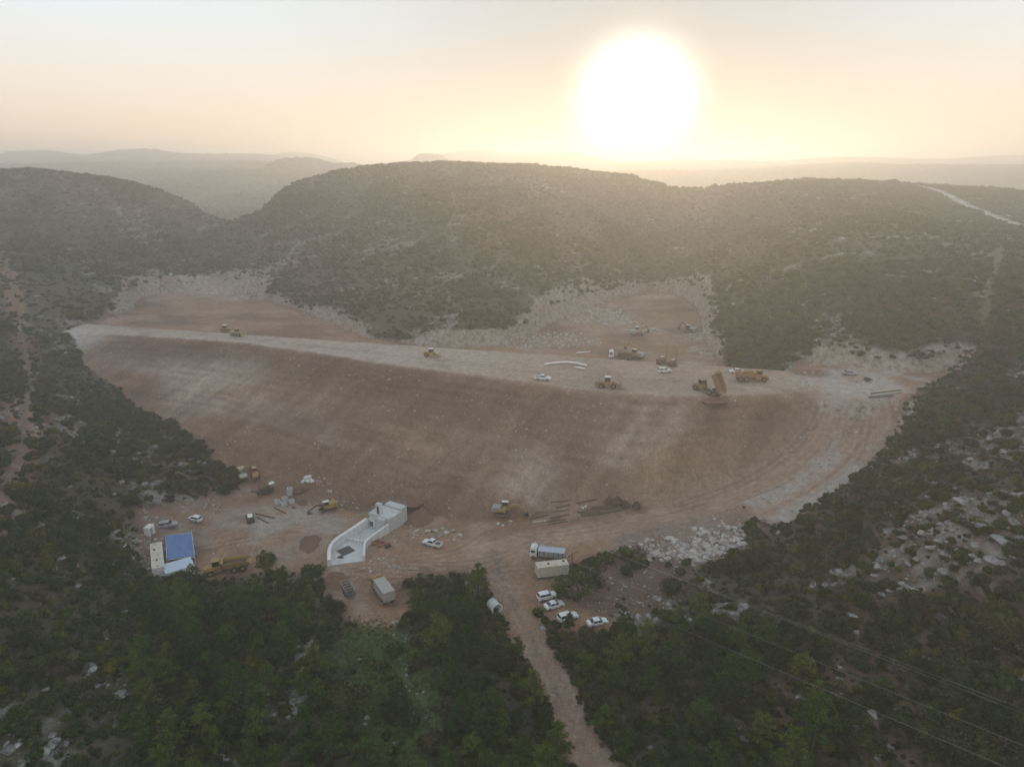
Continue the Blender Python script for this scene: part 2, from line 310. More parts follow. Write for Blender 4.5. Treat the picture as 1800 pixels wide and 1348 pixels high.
def earth_material():
    m, t, b = new_mat('earth')
    N = t.nodes.new; L = t.links.new
    b.inputs['Roughness'].default_value = 0.95; b.inputs['Specular IOR Level'].default_value = 0.15
    a = N('ShaderNodeAttribute'); a.attribute_name = 'base'
    g = N('ShaderNodeAttribute'); g.attribute_name = 'gravel'      # how stony the bare ground is
    w = N('ShaderNodeAttribute'); w.attribute_name = 'rockface'
    tc = N('ShaderNodeTexCoord')
    def noise(sc, det, rough=0.6):
        n = N('ShaderNodeTexNoise'); n.inputs['Scale'].default_value = sc; n.inputs['Detail'].default_value = det; n.inputs['Roughness'].default_value = rough
        L(tc.outputs['Object'], n.inputs['Vector']); return n
    n1 = noise(0.55, 8, 0.72); n2 = noise(2.2, 5, 0.7)
    v = N('ShaderNodeTexVoronoi'); v.inputs['Scale'].default_value = 1.35; L(tc.outputs['Object'], v.inputs['Vector'])
    v2 = N('ShaderNodeTexVoronoi'); v2.inputs['Scale'].default_value = 0.55; L(tc.outputs['Object'], v2.inputs['Vector'])
    def mr(src, a0, a1, b0, b1):
        r = N('ShaderNodeMapRange'); r.inputs[1].default_value = a0; r.inputs[2].default_value = a1; r.inputs[3].default_value = b0; r.inputs[4].default_value = b1
        L(src, r.inputs[0]); return r.outputs[0]
    def mul(p, q):
        k = N('ShaderNodeMath'); k.operation = 'MULTIPLY'; L(p, k.inputs[0])
        if isinstance(q, float): k.inputs[1].default_value = q
        else: L(q, k.inputs[1])
        return k.outputs[0]
    k1 = mul(mr(n1.outputs['Fac'], .28, .72, .68, 1.32), mr(n2.outputs['Fac'], .3, .7, .80, 1.2))
    sc = N('ShaderNodeVectorMath'); sc.operation = 'SCALE'; L(a.outputs['Color'], sc.inputs[0]); L(k1, sc.inputs['Scale'])
    # scattered pale stones
    sel = mul(mr(v.outputs['Distance'], .16, .26, 1, 0), mr(n1.outputs['Fac'], .45, .6, .15, 1))
    selc = N('ShaderNodeSeparateColor'); L(v.outputs['Color'], selc.inputs[0])
    sel = mul(sel, mr(selc.outputs[0], .45, .6, 0, 1)); sel = mul(sel, g.outputs['Fac'])
    sel2c = N('ShaderNodeSeparateColor'); L(v2.outputs['Color'], sel2c.inputs[0])
    sel2 = mul(mul(mr(v2.outputs['Distance'], .14, .24, 1, 0), mr(sel2c.outputs[1], .6, .7, 0, 1)), g.outputs['Fac'])
    mx = N('ShaderNodeMath'); mx.operation = 'MAXIMUM'; L(sel, mx.inputs[0]); L(sel2, mx.inputs[1])
    x = N('ShaderNodeMix'); x.data_type = 'RGBA'; L(mul(mx.outputs[0], .75), x.inputs[0]); L(sc.outputs[0], x.inputs[6]); x.inputs[7].default_value = (.44, .39, .35, 1)
    # rock faces: joints and bedding
    wv = N('ShaderNodeTexNoise'); wv.inputs['Scale'].default_value = 0.6; wv.inputs['Detail'].default_value = 8; wv.inputs['Roughness'].default_value = .75
    mp = N('ShaderNodeMapping'); mp.inputs['Scale'].default_value = (1, 1, 1.1); L(tc.outputs['Object'], mp.inputs[0]); L(mp.outputs[0], wv.inputs['Vector'])
    rc = N('ShaderNodeValToRGB'); e = rc.color_ramp.elements; e[0].position = .36; e[0].color = (.10, .065, .045, 1); e[1].position = .62; e[1].color = (.50, .46, .40, 1)
    e2 = rc.color_ramp.elements.new(.46); e2.color = (.33, .27, .22, 1)
    L(wv.outputs['Fac'], rc.inputs[0])
    y = N('ShaderNodeMix'); y.data_type = 'RGBA'; L(w.outputs['Fac'], y.inputs[0]); L(x.outputs[2], y.inputs[6]); L(rc.outputs[0], y.inputs[7])
    L(y.outputs[2], b.inputs['Base Color'])
    bp = N('ShaderNodeBump'); bp.inputs['Strength'].default_value = .9; bp.inputs['Distance'].default_value = .35
    hh = N('ShaderNodeMath'); hh.operation = 'ADD'; L(n1.outputs['Fac'], hh.inputs[0]); L(mul(mx.outputs[0], .5), hh.inputs[1])
    L(hh.outputs[0], bp.inputs['Height']); L(bp.outputs[0], b.inputs['Normal'])
    return m
EARTH = earth_material()
# ---------------------------------------------------------------- the ground sheet
def grow(a, step, end, k):
    out = []; s = step
    while a < end: s *= k; a += s; out.append(a)
    return np.array(out)
STEP = 0.8
xi = np.arange(-215, 175.01, STEP); xo = grow(0, STEP, 11000, 1.03)
XS = np.concatenate([(-215-xo)[::-1], xi, 175+xo])
yi = np.arange(66, 345.01, STEP); XY0 = grow(0, STEP, 320, 1.12)
YS = np.concatenate([(66-XY0)[::-1], yi, 345+grow(0, STEP, 11500, 1.028)])
GX, GY = np.meshgrid(XS, YS)
gz, M = terrain(GX, GY)
H, Wd = GX.shape
fx, fy = GX.ravel(), GY.ravel()
gzz = gz.reshape(H, Wd)
sx = np.gradient(gzz, XS, axis=1).ravel(); syy = np.gradient(gzz, YS, axis=0).ravel()
SLOPE = np.hypot(sx, syy)
def mixc(c, col, k): return c*(1-k[:, None])+np.array(col)[None]*k[:, None]
n8 = fbm(fx, fy, 8, 4, 41); n40 = fbm(fx, fy, 40, 3, 42); n3 = fbm(fx, fy, 2.6, 3, 43)
c = np.tile(np.array([.080, .068, .045]), (len(fx), 1))
c = mixc(c, (.058, .062, .034), sstep(-.15, .4, n40)*.8)
c = mixc(c, (.115, .072, .048), sstep(.15, .5, fbm(fx, fy, 60, 3, 46))*.6)                   # red earth between the bushes
def spots(lst):
    k = np.zeros(len(fx))
    for px, py, z, rx, ry in lst:
        X, Y, _ = at(px, py, z); k = np.maximum(k, np.exp(-(((fx-X)/rx)**2+((fy-Y)/ry)**2)))
    return k
OUTK = spots([(720,425,51,38,14),(690,435,49,20,12),(600,445,46,25,12),(820,500,41,20,18),(800,555,35,12,12),(860,480,44,14,10),(1420,520,45,8,20),(1435,600,36,5,14),(110,530,38,22,14),(60,530,40,14,10),(270,520,32,10,14),
              (1700,770,29,10,9),(1650,830,25,9,8),(1740,930,28,10,12),(1780,980,27,9,9),(1560,900,17,7,6),(1590,1000,15,6,6),(1610,1150,12,5,8),(1500,1270,5,4,4),(1560,930,16,6,5),(120,990,12,6,5),(90,950,16,6,5),(70,1200,11,4,4),(330,770,10,6,4),(110,860,18,8,5),(60,830,22,6,5),(1450,1230,5,3,3)])
OUT = sstep(.24, .36, fbm(fx*.8, fy, 11, 4, 44)+.10*n3+.30*OUTK-.10+.15*sstep(55, 110, fx)*sstep(230, 130, fy)+.09*sstep(-60, -110, fx)*sstep(260, 200, fy)-.10*sstep(300, 420, fy)*(1-OUTK))*(1-M['wf'])*sstep(-3, 4, M['sg'])   # limestone breaking through
n1m = fbm(fx, fy, 1.7, 2, 48)
c = mixc(c, (.33, .31, .28), OUT*sstep(-.05, .25, n3+.5*n1m)*.45)
c = mixc(c, (.060, .075, .040), M['wf'])
c = mixc(c, (.055, .085, .022), (1-sstep(-3, 2, M['sg']+n8*4))*.85)                          # grass clearing
c = mixc(c, (.25, .235, .21), np.exp(-(M['dst']/1.4)**2)*sstep(-.1, .3, n3+.5*n1m)*.12)
# bare earth
soil = np.tile(np.array([.275, .165, .105]), (len(fx), 1))
soil = mixc(soil, (.31, .225, .172), sstep(-.1, .45, n8)*.75)
soil = mixc(soil, (.165, .098, .068), sstep(.05, .45, fbm(fx, fy, 22, 3, 47))*.8)
bare = np.maximum.reduce([M['bench'], M['plat'], M['yard'], M['haul'], M['haul2'], M['dam'], M['exit'], M['trackl']*.8])
c = c*(1-bare[:, None])+soil*bare[:, None]
# embankment face: bands of fill
u, dn = M['u'], M['dn']
band = fbm(u, dn*3.2, 45, 4, 61); streak = fbm(u*2.6+dn*1.2, dn*.35, 9, 3, 62)
dface = np.tile(np.array([.270, .172, .112]), (len(fx), 1))
dface = mixc(dface, (.37, .285, .225), sstep(.05, .42, band+.10*streak+.12*sstep(60, -10, u))*.9)
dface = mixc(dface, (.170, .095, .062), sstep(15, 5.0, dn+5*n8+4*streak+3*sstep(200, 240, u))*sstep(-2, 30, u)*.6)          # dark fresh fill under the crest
dface = mixc(dface, (.180, .108, .074), sstep(.0, .40, fbm(u+15, dn*2, 55, 3, 63)+.15*sstep(30, 55, dn))*.75)
dface = mixc(dface, (.36, .315, .275), sstep(30, 2, u+.4*dn-18+6*n8)*.6)
lay = np.sin(dn*2.1+3*fbm(u, dn, 30, 2, 64))*fbm(u, dn*4, 20, 2, 65)+.8*fbm(u*4+dn*3, dn*.5, 14, 3, 66)
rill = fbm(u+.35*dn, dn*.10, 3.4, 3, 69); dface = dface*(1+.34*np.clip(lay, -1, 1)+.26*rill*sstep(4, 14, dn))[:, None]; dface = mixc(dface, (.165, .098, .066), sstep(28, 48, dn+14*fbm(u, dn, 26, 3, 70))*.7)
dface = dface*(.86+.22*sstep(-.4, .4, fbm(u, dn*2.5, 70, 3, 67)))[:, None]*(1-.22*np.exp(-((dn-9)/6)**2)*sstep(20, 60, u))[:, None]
dface = mixc(dface, (.13, .075, .05), sstep(.12, .45, fbm(u*.7+40, dn*2.2, 34, 4, 68))*.55)
dface = mixc(dface, (.30, .205, .15), sstep(10, 2, M['dh']-5.6)*.6)
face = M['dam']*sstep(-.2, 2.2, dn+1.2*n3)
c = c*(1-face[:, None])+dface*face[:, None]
ctop = M['dam']*(1-sstep(.0, .8, dn+.5*n3))*sstep(1.5, .5, M['up'])
c = mixc(c, (.40, .325, .265), ctop*sstep(-.9, .2, n8+.3)*.95*(1-.45*sstep(150, 230, u)))
# roads
for dd, w in ((M['dh'], 5), (M['dh2'], 4.5)):
    k = 1-sstep(w-1.5, w+1, dd+n3)
    c = mixc(c, (.32, .210, .148), k*.8)
    for o in (1.2, 3.2): c = mixc(c, (.37, .275, .215), np.exp(-((dd-o)/.4)**2)*k*.6)
k = 1-sstep(1.7, 2.9, M['de']+n3*.9)
c = mixc(c, (.225, .155, .112), k*.9)
c = mixc(c, (.30, .225, .175), np.exp(-((M['de']-1.0)/.45)**2)*k*sstep(-.6, .2, n3)*.7); c = mixc(c, (.19, .125, .09), np.exp(-(M['de']/.45)**2)*k*.5)
c = mixc(c, (.30, .25, .20), np.exp(-((M['de']-2.9)/.5)**2)*sstep(20, 45, M['ue'])*sstep(-.2, .4, n8)*.7)
c = mixc(c, (.14, .115, .09), (1-sstep(.4, 1.4, M['dl']+n3*.8))*.7)
c = mixc(c, (.42, .40, .37), 1-sstep(3.2, 3.8, M['dr']))
c = mixc(c, (.13, .13, .075), (1-sstep(.8, 2.4, M['dr2']+n3))*.7)
c = mixc(c, (.19, .165, .12), (1-sstep(.4, 1.9, M['dc']+n3))*.6*sstep(-.5, .1, n8))
c = mixc(c, (.13, .085, .065), (1-sstep(-3, 2, M['slt']+n3*2))*(1-M['exit'])*.9)
c = mixc(c, (.21, .165, .135), M['rubble']*.7)
trk = np.exp(-(M['dt']/.38)**2)*bare; c = c*(1-.30*(trk*sstep(-.5, .1, n3))[:, None]); c = mixc(c, (.37, .285, .225), np.exp(-((M['dt']-.75)/.25)**2)*bare*.35)
c = c*(1+(.22*fbm(fx, fy, 6, 3, 71)*M['yard'])[:, None]); c = mixc(c, (.17, .095, .06), sstep(.18, .4, fbm(fx, fy, 12, 3, 72))*M['yard']*.5)
yg = M['yard']*np.exp(-(((fx+62)/24)**2+((fy-158)/13)**2))
c = mixc(c, (.33, .285, .245), yg*sstep(-.5, .3, n8+.2))
# pale ground at the two abutments and on the rubble ramps
pitk = spots([(1130,578,25,9,5),(1225,580,27,7,8),(1238,612,26,6,8),(1160,516,27,9,6),(1195,640,25,8,4),(1090,560,26,10,6),(380,512,26,24,7),(450,522,25,14,6),(330,505,27,16,8)])
c = mixc(c, (.42, .385, .34), pitk*sstep(-.3, .25, n3+.4*n8)*.8*(1-M['dam']))
c = mixc(c, (.16, .10, .07), sstep(.0, .35, fbm(fx, fy*1.6, 18, 3, 81))*M['bench']*(1-M['dam'])*.8)
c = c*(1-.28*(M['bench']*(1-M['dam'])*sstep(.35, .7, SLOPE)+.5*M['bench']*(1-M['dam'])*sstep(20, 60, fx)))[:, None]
c = mixc(c, (.43, .40, .36), (1-sstep(0, 1, np.hypot((fx+176)/26, (fy-262)/13)+.3*n8))*.8*bare)
c = mixc(c, (.40, .355, .315), M['plat']*sstep(-.4, .3, n8)*.7)
c = mixc(c, (.38, .34, .30), (1-sstep(1, 4.5, np.abs(M['dh2']-4.2)+n3*1.5))*sstep(-.5, .3, n8)*.8)
RW = np.clip(np.exp(-(((fx+165)/48)**2+((fy-366)/20)**2))+np.exp(-(((fx+25)/58)**4+((fy-256)/20)**4))+.8*np.exp(-(((fx-42)/26)**2+((fy-318)/36)**2))+np.exp(-(((fx-125)/34)**2+((fy-216)/16)**2))+.08, 0, 1)
ROCK = RW*sstep(.45, .95, SLOPE+.2*n3)*np.maximum.reduce([M['bench']*.75, M['plat']*.9, sstep(9, 2, M['sb'])*.75, sstep(8, 1, M['sp'])*.8])*(1-M['dam'])
ROCK = np.maximum(ROCK, sstep(.9, 1.4, SLOPE)*(1-M['wf'])*(1-M['dam'])*.7)
ROCK = np.maximum(ROCK, np.exp(-(((fx+160)/30)**2+((fy-366)/9)**2))*.8*(1-M['dam']))
ROCK = np.maximum(ROCK, np.exp(-(((fx-42)/17)**2+((fy-318)/30)**2))*.75*sstep(-.3, .3, n3)*(1-M['dam']))
GRAV = np.clip(bare*(.35+.65*sstep(-.2, .3, n8))+.9*OUT, 0, 1)
GRAV = np.maximum(GRAV*(1-.75*ctop)*(1-.6*np.maximum(M['haul'], M['exit'])), M['rubble'])
GRAV = np.maximum(GRAV, (1-sstep(-2, 2, M['slt']))*.9)
# classes -> separate sheets of the setting that share their borders
CLS = np.zeros(len(fx), int)
CLS[(M['bench'] > .5)] = 2
CLS[(M['yard'] > .5)] = 3
CLS[(M['plat'] > .5)] = 2
CLS[M['dam'] > .5] = 1
CLS[(M['dam'] > .5) & (dn < .6) & (M['up'] < .8)] = 5
CLS[(M['dh'] < 5) | (M['dh2'] < 4.6)] = 4
CLS[(M['de'] < 3.5)] = 4
CLS[(M['dl'] < 2.0)] = 6
CLS[(M['dr'] < 3.6)] = 7
CLS[(M['de'] >= 2.6) & (M['de'] < 3.5) & (CLS == 4) & (M['dh'] > 5) & (M['dh2'] > 4.6)] = 0
ii = np.arange(H*Wd).reshape(H, Wd)
quads = np.stack([ii[:-1, :-1], ii[:-1, 1:], ii[1:, 1:], ii[1:, :-1]], -1).reshape(-1, 4)
qc = np.median(CLS[quads], axis=1).astype(int) if False else CLS[quads[:, 0]]
V3 = np.stack([fx, fy, gz], 1)
def sheet(name, sel, mat):
    q = quads[sel]; ids, inv = np.unique(q, return_inverse=True)
    me = bpy.data.meshes.new(name)
    me.vertices.add(len(ids)); me.vertices.foreach_set('co', V3[ids].astype(np.float32).ravel())
    me.loops.add(len(q)*4); me.loops.foreach_set('vertex_index', inv.ravel().astype(np.int32))
    me.polygons.add(len(q)); me.polygons.foreach_set('loop_start', np.arange(0, len(q)*4, 4, dtype=np.int32))
    me.update(calc_edges=True)
    ca = me.attributes.new('base', 'FLOAT_COLOR', 'POINT'); ca.data.foreach_set('color', np.concatenate([np.clip(c[ids], 0, 1), np.ones((len(ids), 1))], 1).astype(np.float32).ravel())
    for nm, arr in (('gravel', GRAV), ('rockface', ROCK)):
        ga = me.attributes.new(nm, 'FLOAT', 'POINT'); ga.data.foreach_set('value', arr[ids].astype(np.float32))
    me.shade_smooth(); me.materials.append(mat)
    o = bpy.data.objects.new(name, me); COL.objects.link(o); return o
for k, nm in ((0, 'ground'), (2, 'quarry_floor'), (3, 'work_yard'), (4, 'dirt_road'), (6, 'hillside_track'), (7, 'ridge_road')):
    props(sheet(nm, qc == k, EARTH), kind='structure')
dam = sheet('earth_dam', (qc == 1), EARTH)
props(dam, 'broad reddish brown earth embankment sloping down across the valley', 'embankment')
props(sheet('crest_road', qc == 5, EARTH), kind='structure')
# fast lookup of the ground height
def ground(x, y):
    j = int(np.clip(np.searchsorted(XS, x)-1, 0, Wd-2)); i = int(np.clip(np.searchsorted(YS, y)-1, 0, H-2))
    tx = (x-XS[j])/(XS[j+1]-XS[j]); ty = (y-YS[i])/(YS[i+1]-YS[i])
    return float((gzz[i, j]*(1-tx)+gzz[i, j+1]*tx)*(1-ty)+(gzz[i+1, j]*(1-tx)+gzz[i+1, j+1]*tx)*ty)
def gridsample(A, x, y):
    j = np.clip(np.searchsorted(XS, x)-1, 0, Wd-2); i = np.clip(np.searchsorted(YS, y)-1, 0, H-2)
    tx = (x-XS[j])/(XS[j+1]-XS[j]); ty = (y-YS[i])/(YS[i+1]-YS[i]); A = A.reshape(H, Wd)
    return (A[i, j]*(1-tx)+A[i, j+1]*tx)*(1-ty)+(A[i+1, j]*(1-tx)+A[i+1, j+1]*tx)*ty
def spot(px, py, lift=0.0):
    """where the line of sight through a photograph pixel meets the ground"""
    dx, dy = px-900.0, py-674.0
    Y = FPX*CP-dy*SP; Z = -FPX*SP-dy*CP; t0 = 40/Y; t = t0
    while t*Y < 2500:
        g = ground(dx*t, Y*t)+lift
        if CAM_H+Z*t <= g: break
        t += max(.3, (CAM_H+Z*t-g)*.25)/Y
    return Vector((dx*t, Y*t, ground(dx*t, Y*t)))
# ---------------------------------------------------------------- the air: evening haze over the whole valley
def box_mesh(name, lo, hi):
    me = bpy.data.meshes.new(name); v = [(x, y, z) for x in (lo[0], hi[0]) for y in (lo[1], hi[1]) for z in (lo[2], hi[2])]
    me.from_pydata(v, [], [(0, 1, 3, 2), (4, 6, 7, 5), (0, 4, 5, 1), (2, 3, 7, 6), (0, 2, 6, 4), (1, 5, 7, 3)]); return me
hz = bpy.data.objects.new('haze', box_mesh('haze', (XS[0]-50, YS[0]-50, float(gz.min())-1.5), (XS[-1]+50, YS[-1]+50, max(float(gz.max()), 110)+4)))
COL.objects.link(hz); props(hz, kind='stuff')
hm = bpy.data.materials.new('haze'); hm.use_nodes = True; ht = hm.node_tree; ht.nodes.clear()
pv = ht.nodes.new('ShaderNodeVolumePrincipled'); pv.inputs['Color'].default_value = (.93, .92, .92, 1); pv.inputs['Density'].default_value = HAZE_D = 0.0009
pv.inputs['Anisotropy'].default_value = 0.62
ho = ht.nodes.new('ShaderNodeOutputMaterial'); ht.links.new(pv.outputs[0], ho.inputs['Volume']); hz.data.materials.append(hm)
print('terrain z range', gz.min(), gz.max(), H, Wd)
# ---------------------------------------------------------------- vegetation and stone
def mesh_from(name, v, f, mats, smooth=False, mi=None):
    me = bpy.data.meshes.new(name)
    v = np.asarray(v, np.float32); me.vertices.add(len(v)); me.vertices.foreach_set('co', v.ravel())
    ls = np.array([len(q) for q in f], np.int32); fl = np.concatenate([np.asarray(q, np.int32) for q in f]) if len(f) else np.zeros(0, np.int32)
    me.loops.add(len(fl)); me.loops.foreach_set('vertex_index', fl)
    me.polygons.add(len(f)); me.polygons.foreach_set('loop_start', np.concatenate([[0], np.cumsum(ls)[:-1]]).astype(np.int32))
    for m in (mats if isinstance(mats, (list, tuple)) else [mats]): me.materials.append(m)
    if mi is not None: me.polygons.foreach_set('material_index', np.asarray(mi, np.int32))
    me.update(calc_edges=True)
    me.shade_smooth() if smooth else me.shade_flat()
    return me
def foliage(name, ramp, trans=.35):
    m = bpy.data.materials.new(name); m.use_nodes = True; t = m.node_tree; t.nodes.clear(); N = t.nodes.new; L = t.links.new
    oi = N('ShaderNodeObjectInfo'); r = N('ShaderNodeValToRGB'); L(oi.outputs['Random'], r.inputs[0]); r.color_ramp.interpolation = 'LINEAR'
    r.color_ramp.elements[0].color = (*ramp[0][1], 1); r.color_ramp.elements[1].color = (*ramp[-1][1], 1)
    for p, c_ in ramp[1:-1]: e = r.color_ramp.elements.new(p); e.color = (*c_, 1)
    ge = N('ShaderNodeNewGeometry'); n = N('ShaderNodeTexNoise'); n.inputs['Scale'].default_value = .9; n.inputs['Detail'].default_value = 3; L(ge.outputs['Position'], n.inputs['Vector'])
    q = N('ShaderNodeMapRange'); q.inputs[1].default_value = .3; q.inputs[2].default_value = .7; q.inputs[3].default_value = .62; q.inputs[4].default_value = 1.45; L(n.outputs['Fac'], q.inputs[0])
    q2 = N('ShaderNodeMapRange'); q2.inputs[3].default_value = .65; q2.inputs[4].default_value = 1.4; L(ge.outputs['Random Per Island'], q2.inputs[0])
    k = N('ShaderNodeMath'); k.operation = 'MULTIPLY'; L(q.outputs[0], k.inputs[0]); L(q2.outputs[0], k.inputs[1])
    s = N('ShaderNodeVectorMath'); s.operation = 'SCALE'; L(r.outputs[0], s.inputs[0]); L(k.outputs[0], s.inputs['Scale'])
    d = N('ShaderNodeBsdfDiffuse'); tr = N('ShaderNodeBsdfTranslucent'); L(s.outputs[0], d.inputs[0]); L(s.outputs[0], tr.inputs[0])
    x = N('ShaderNodeMixShader'); x.inputs[0].default_value = trans; L(d.outputs[0], x.inputs[1]); L(tr.outputs[0], x.inputs[2])
    o = N('ShaderNodeOutputMaterial'); L(x.outputs[0], o.inputs['Surface']); return m
LEAF = foliage('shrub_leaves', [(0, (.030, .046, .013)), (.25, (.056, .080, .022)), (.45, (.070, .086, .036)), (.6, (.088, .076, .042)), (.72, (.048, .076, .030)), (.88, (.082, .108, .026)), (1, (.118, .108, .032))])
NEEDLE = foliage('pine_needles', [(0, (.046, .088, .020)), (.4, (.078, .128, .030)), (.75, (.115, .158, .036)), (1, (.155, .175, .040))], .45)
OAKLEAF = foliage('oak_leaves', [(0, (.032, .046, .016)), (.5, (.046, .062, .022)), (1, (.074, .080, .030))], .3)
BLOOM = foliage('yellow_bloom_leaves', [(0, (.10, .105, .016)), (.5, (.15, .135, .018)), (1, (.12, .12, .03))], .4)
GREYTWIG = foliage('bare_twigs', [(0, (.10, .085, .075)), (1, (.125, .11, .10))], .2)
BARK = paint('bark', (.10, .075, .055), .9, dirt=.5, dirtcol=(.05, .04, .03), scale=6)
def blob(n_lat, n_lon, rad, rng, lump=.25, zsq=.8):
    """closed lumpy dome"""
    v = [(0, 0, rad*zsq)]; f = []
    ph = rng.random(6)*6.28
    for i in range(1, n_lat):
        th = math.pi*.62*i/(n_lat-1)
        for j in range(n_lon):
            a = 2*math.pi*j/n_lon
            r = rad*(1+lump*math.sin(2*a+ph[0]+th*2)*.5+lump*math.sin(3*a+ph[1])*.5+lump*(rng.random()-.5))
            v.append((r*math.sin(th)*math.cos(a), r*math.sin(th)*math.sin(a), r*math.cos(th)*zsq))
    for j in range(n_lon): f.append((0, 1+j, 1+(j+1) % n_lon))
    for i in range(n_lat-2):
        for j in range(n_lon):
            a = 1+i*n_lon+j; b = 1+i*n_lon+(j+1) % n_lon; f.append((a, a+n_lon, b+n_lon, b))
    return v, f
def leaves(v, f, P, Nn, size, rng, aspect=.6):
    """one quad leaf spray per point P facing about Nn"""
    for p, n in zip(P, Nn):
        n = n+rng.normal(0, .55, 3); n /= np.linalg.norm(n)+1e-9
        t = np.cross(n, rng.normal(0, 1, 3)); t /= np.linalg.norm(t)+1e-9; b = np.cross(n, t)
        s = size*(.6+.8*rng.random()); b = b*aspect
        i = len(v)
        v.extend([p-t*s, p+b*s, p+t*s, p-b*s]); f.append((i, i+1, i+2, i+3))
def shrub_mesh(name, seed, nleaf, lsize, mat, zsq=.8, lobes=5, core=True):
    rng = np.random.default_rng(seed); v, f = [], []
    cs = [np.array([rng.uniform(-.5, .5), rng.uniform(-.5, .5), rng.uniform(.12, .42)*zsq]) for _ in range(lobes)]; rs = rng.uniform(.38, .62, lobes)
    if core:
        for c_, r_ in zip(cs[:4], rs):
            bv, bf = blob(4, 6, r_*.8, rng, .3, .9); o = len(v)
            v.extend([np.array(p)+c_ for p in bv]); f.extend([tuple(i+o for i in q) for q in bf])
    P, Nn = [], []
    for _ in range(nleaf):
        k = rng.integers(lobes); d = rng.normal(0, 1, 3); d[2] = abs(d[2])*.9-.15; d /= np.linalg.norm(d)
        P.append(cs[k]+d*rs[k]*(.82+.32*rng.random()**2)*np.array([1, 1, zsq+.15])); Nn.append(d)
    leaves(v, f, P, Nn, lsize, rng)
    return mesh_from(name, v, f, mat)
SH_NEAR = [shrub_mesh('shrub', 100+i, 320, .105, LEAF, .75+.1*(i % 3), 4+i % 4) for i in range(6)]
SH_BLOOM = [shrub_mesh('broom_shrub', 150+i, 300, .10, BLOOM, .9, 5) for i in range(2)]
SH_TWIG = [shrub_mesh('bare_shrub', 170+i, 260, .09, GREYTWIG, .8, 6, False) for i in range(2)]
SH_MID = [shrub_mesh('shrub_far', 200+i, 70, .22, LEAF, .8, 4) for i in range(5)]
SH_FAR = [shrub_mesh('shrub_clump', 300+i, 36, .30, LEAF, .6, 6) for i in range(4)]
OAK = [shrub_mesh('oak_crown', 400+i, 1500, .062, OAKLEAF, .95, 11) for i in range(3)]
def tube(v, f, pts_, rad, n=6):
    o0 = len(v)
    for i, (p, r) in enumerate(zip(pts_, rad)):
        p = np.array(p); d = np.array(pts_[min(i+1, len(pts_)-1)])-np.array(pts_[max(i-1, 0)]); d = d/(np.linalg.norm(d)+1e-9)
        a = np.cross(d, (0, 0, 1) if abs(d[2]) < .9 else (1, 0, 0)); a /= np.linalg.norm(a); b = np.cross(d, a)
        for j in range(n): an = 2*math.pi*j/n; v.append(p+(a*math.cos(an)+b*math.sin(an))*r)
    for i in range(len(pts_)-1):
        for j in range(n): a = o0+i*n+j; b = o0+i*n+(j+1) % n; f.append((a, b, b+n, a+n))
    f.append(tuple(o0+j for j in range(n))[::-1]); f.append(tuple(o0+(len(pts_)-1)*n+j for j in range(n)))
def pine(seed, h, rad, dens=1.0):
    rng = np.random.default_rng(seed); tv, tf, cv, cf = [], [], [], []
    lean = rng.normal(0, .05, 2); P = [np.array([lean[0]*z*z/h+.15*math.sin(z+seed), lean[1]*z*z/h, z]) for z in np.linspace(-.3, h*.96, 7)]
    tube(tv, tf, P, np.linspace(.16, .03, 7)*h/7)
    nb = int(30*dens)
    for i in range(nb):
        t = .16+.80*(i+rng.random())/nb; z = h*t; an = rng.random()*6.283
        prof = (1-t)**.62*1.25*(.65+.35*min(1, (t-.08)/.2))*(.7+.5*rng.random())
        L_ = rad*prof; base = np.array([np.interp(z, np.linspace(-.3, h*.96, 7), [p[0] for p in P]), np.interp(z, np.linspace(-.3, h*.96, 7), [p[1] for p in P]), z])
        dr = np.array([math.cos(an), math.sin(an), .28+.35*t]); tip = base+dr*L_
        if L_ > .5: tube(tv, tf, [base, (base+tip)/2+np.array([0, 0, -.06*L_]), tip], [.045*h/7, .03*h/7, .012], 4)
        for k in range(max(2, int(5*L_/rad*1.5))):
            q = base+dr*L_*(.35+.7*rng.random())+rng.normal(0, .16, 3)*L_*.6
            for _ in range(15):
                d = rng.normal(0, 1, 3); d[2] = d[2]*.7+.35; d /= np.linalg.norm(d); s = rng.uniform(.16, .34)
                p = q+d*rng.uniform(.05, .42); w = np.cross(d, rng.normal(0, 1, 3)); w /= np.linalg.norm(w)
                j = len(cv); cv.extend([p-w*.05-d*s*.5, p+w*.055-d*s*.5, p+w*.07+d*s*.6, p-w*.06+d*s*.6]); cf.append((j, j+1, j+2, j+3))
    for _ in range(26):
        d = rng.normal(0, 1, 3); d[2] = abs(d[2])+.4; d /= np.linalg.norm(d); p = P[-1]+d*.25; w = np.cross(d, rng.normal(0, 1, 3)); w /= np.linalg.norm(w)
        j = len(cv); cv.extend([p-w*.05-d*.2, p+w*.05-d*.2, p+w*.06+d*.25, p-w*.06+d*.25]); cf.append((j, j+1, j+2, j+3))
    return mesh_from('pine_trunk', tv, tf, BARK, True), mesh_from('pine_crown', cv, cf, NEEDLE)
PINES_H = (7.5, 6.2, 8.6, 5.2, 7.0, 6.6)
PINES = [pine(500, 7.5, 2.3), pine(501, 6.2, 2.0), pine(502, 8.6, 2.5, 1.2), pine(503, 5.2, 1.8, .9), pine(504, 7.0, 1.9, 1.1), pine(505, 6.6, 2.6, 1.1)]
def oak_trunk(seed):
    rng = np.random.default_rng(seed); v, f = [], []
    tube(v, f, [(0, 0, -.15), (.01, 0, .12), (.03, .02, .35)], [.055, .04, .03])
    for i in range(5):
        a = i*1.256+rng.random(); tube(v, f, [(.02, .01, .22), (.25*math.cos(a), .25*math.sin(a), .40), (.45*math.cos(a), .45*math.sin(a), .55)], [.022, .016, .008], 4)
    return mesh_from('oak_trunk', v, f, BARK, True)
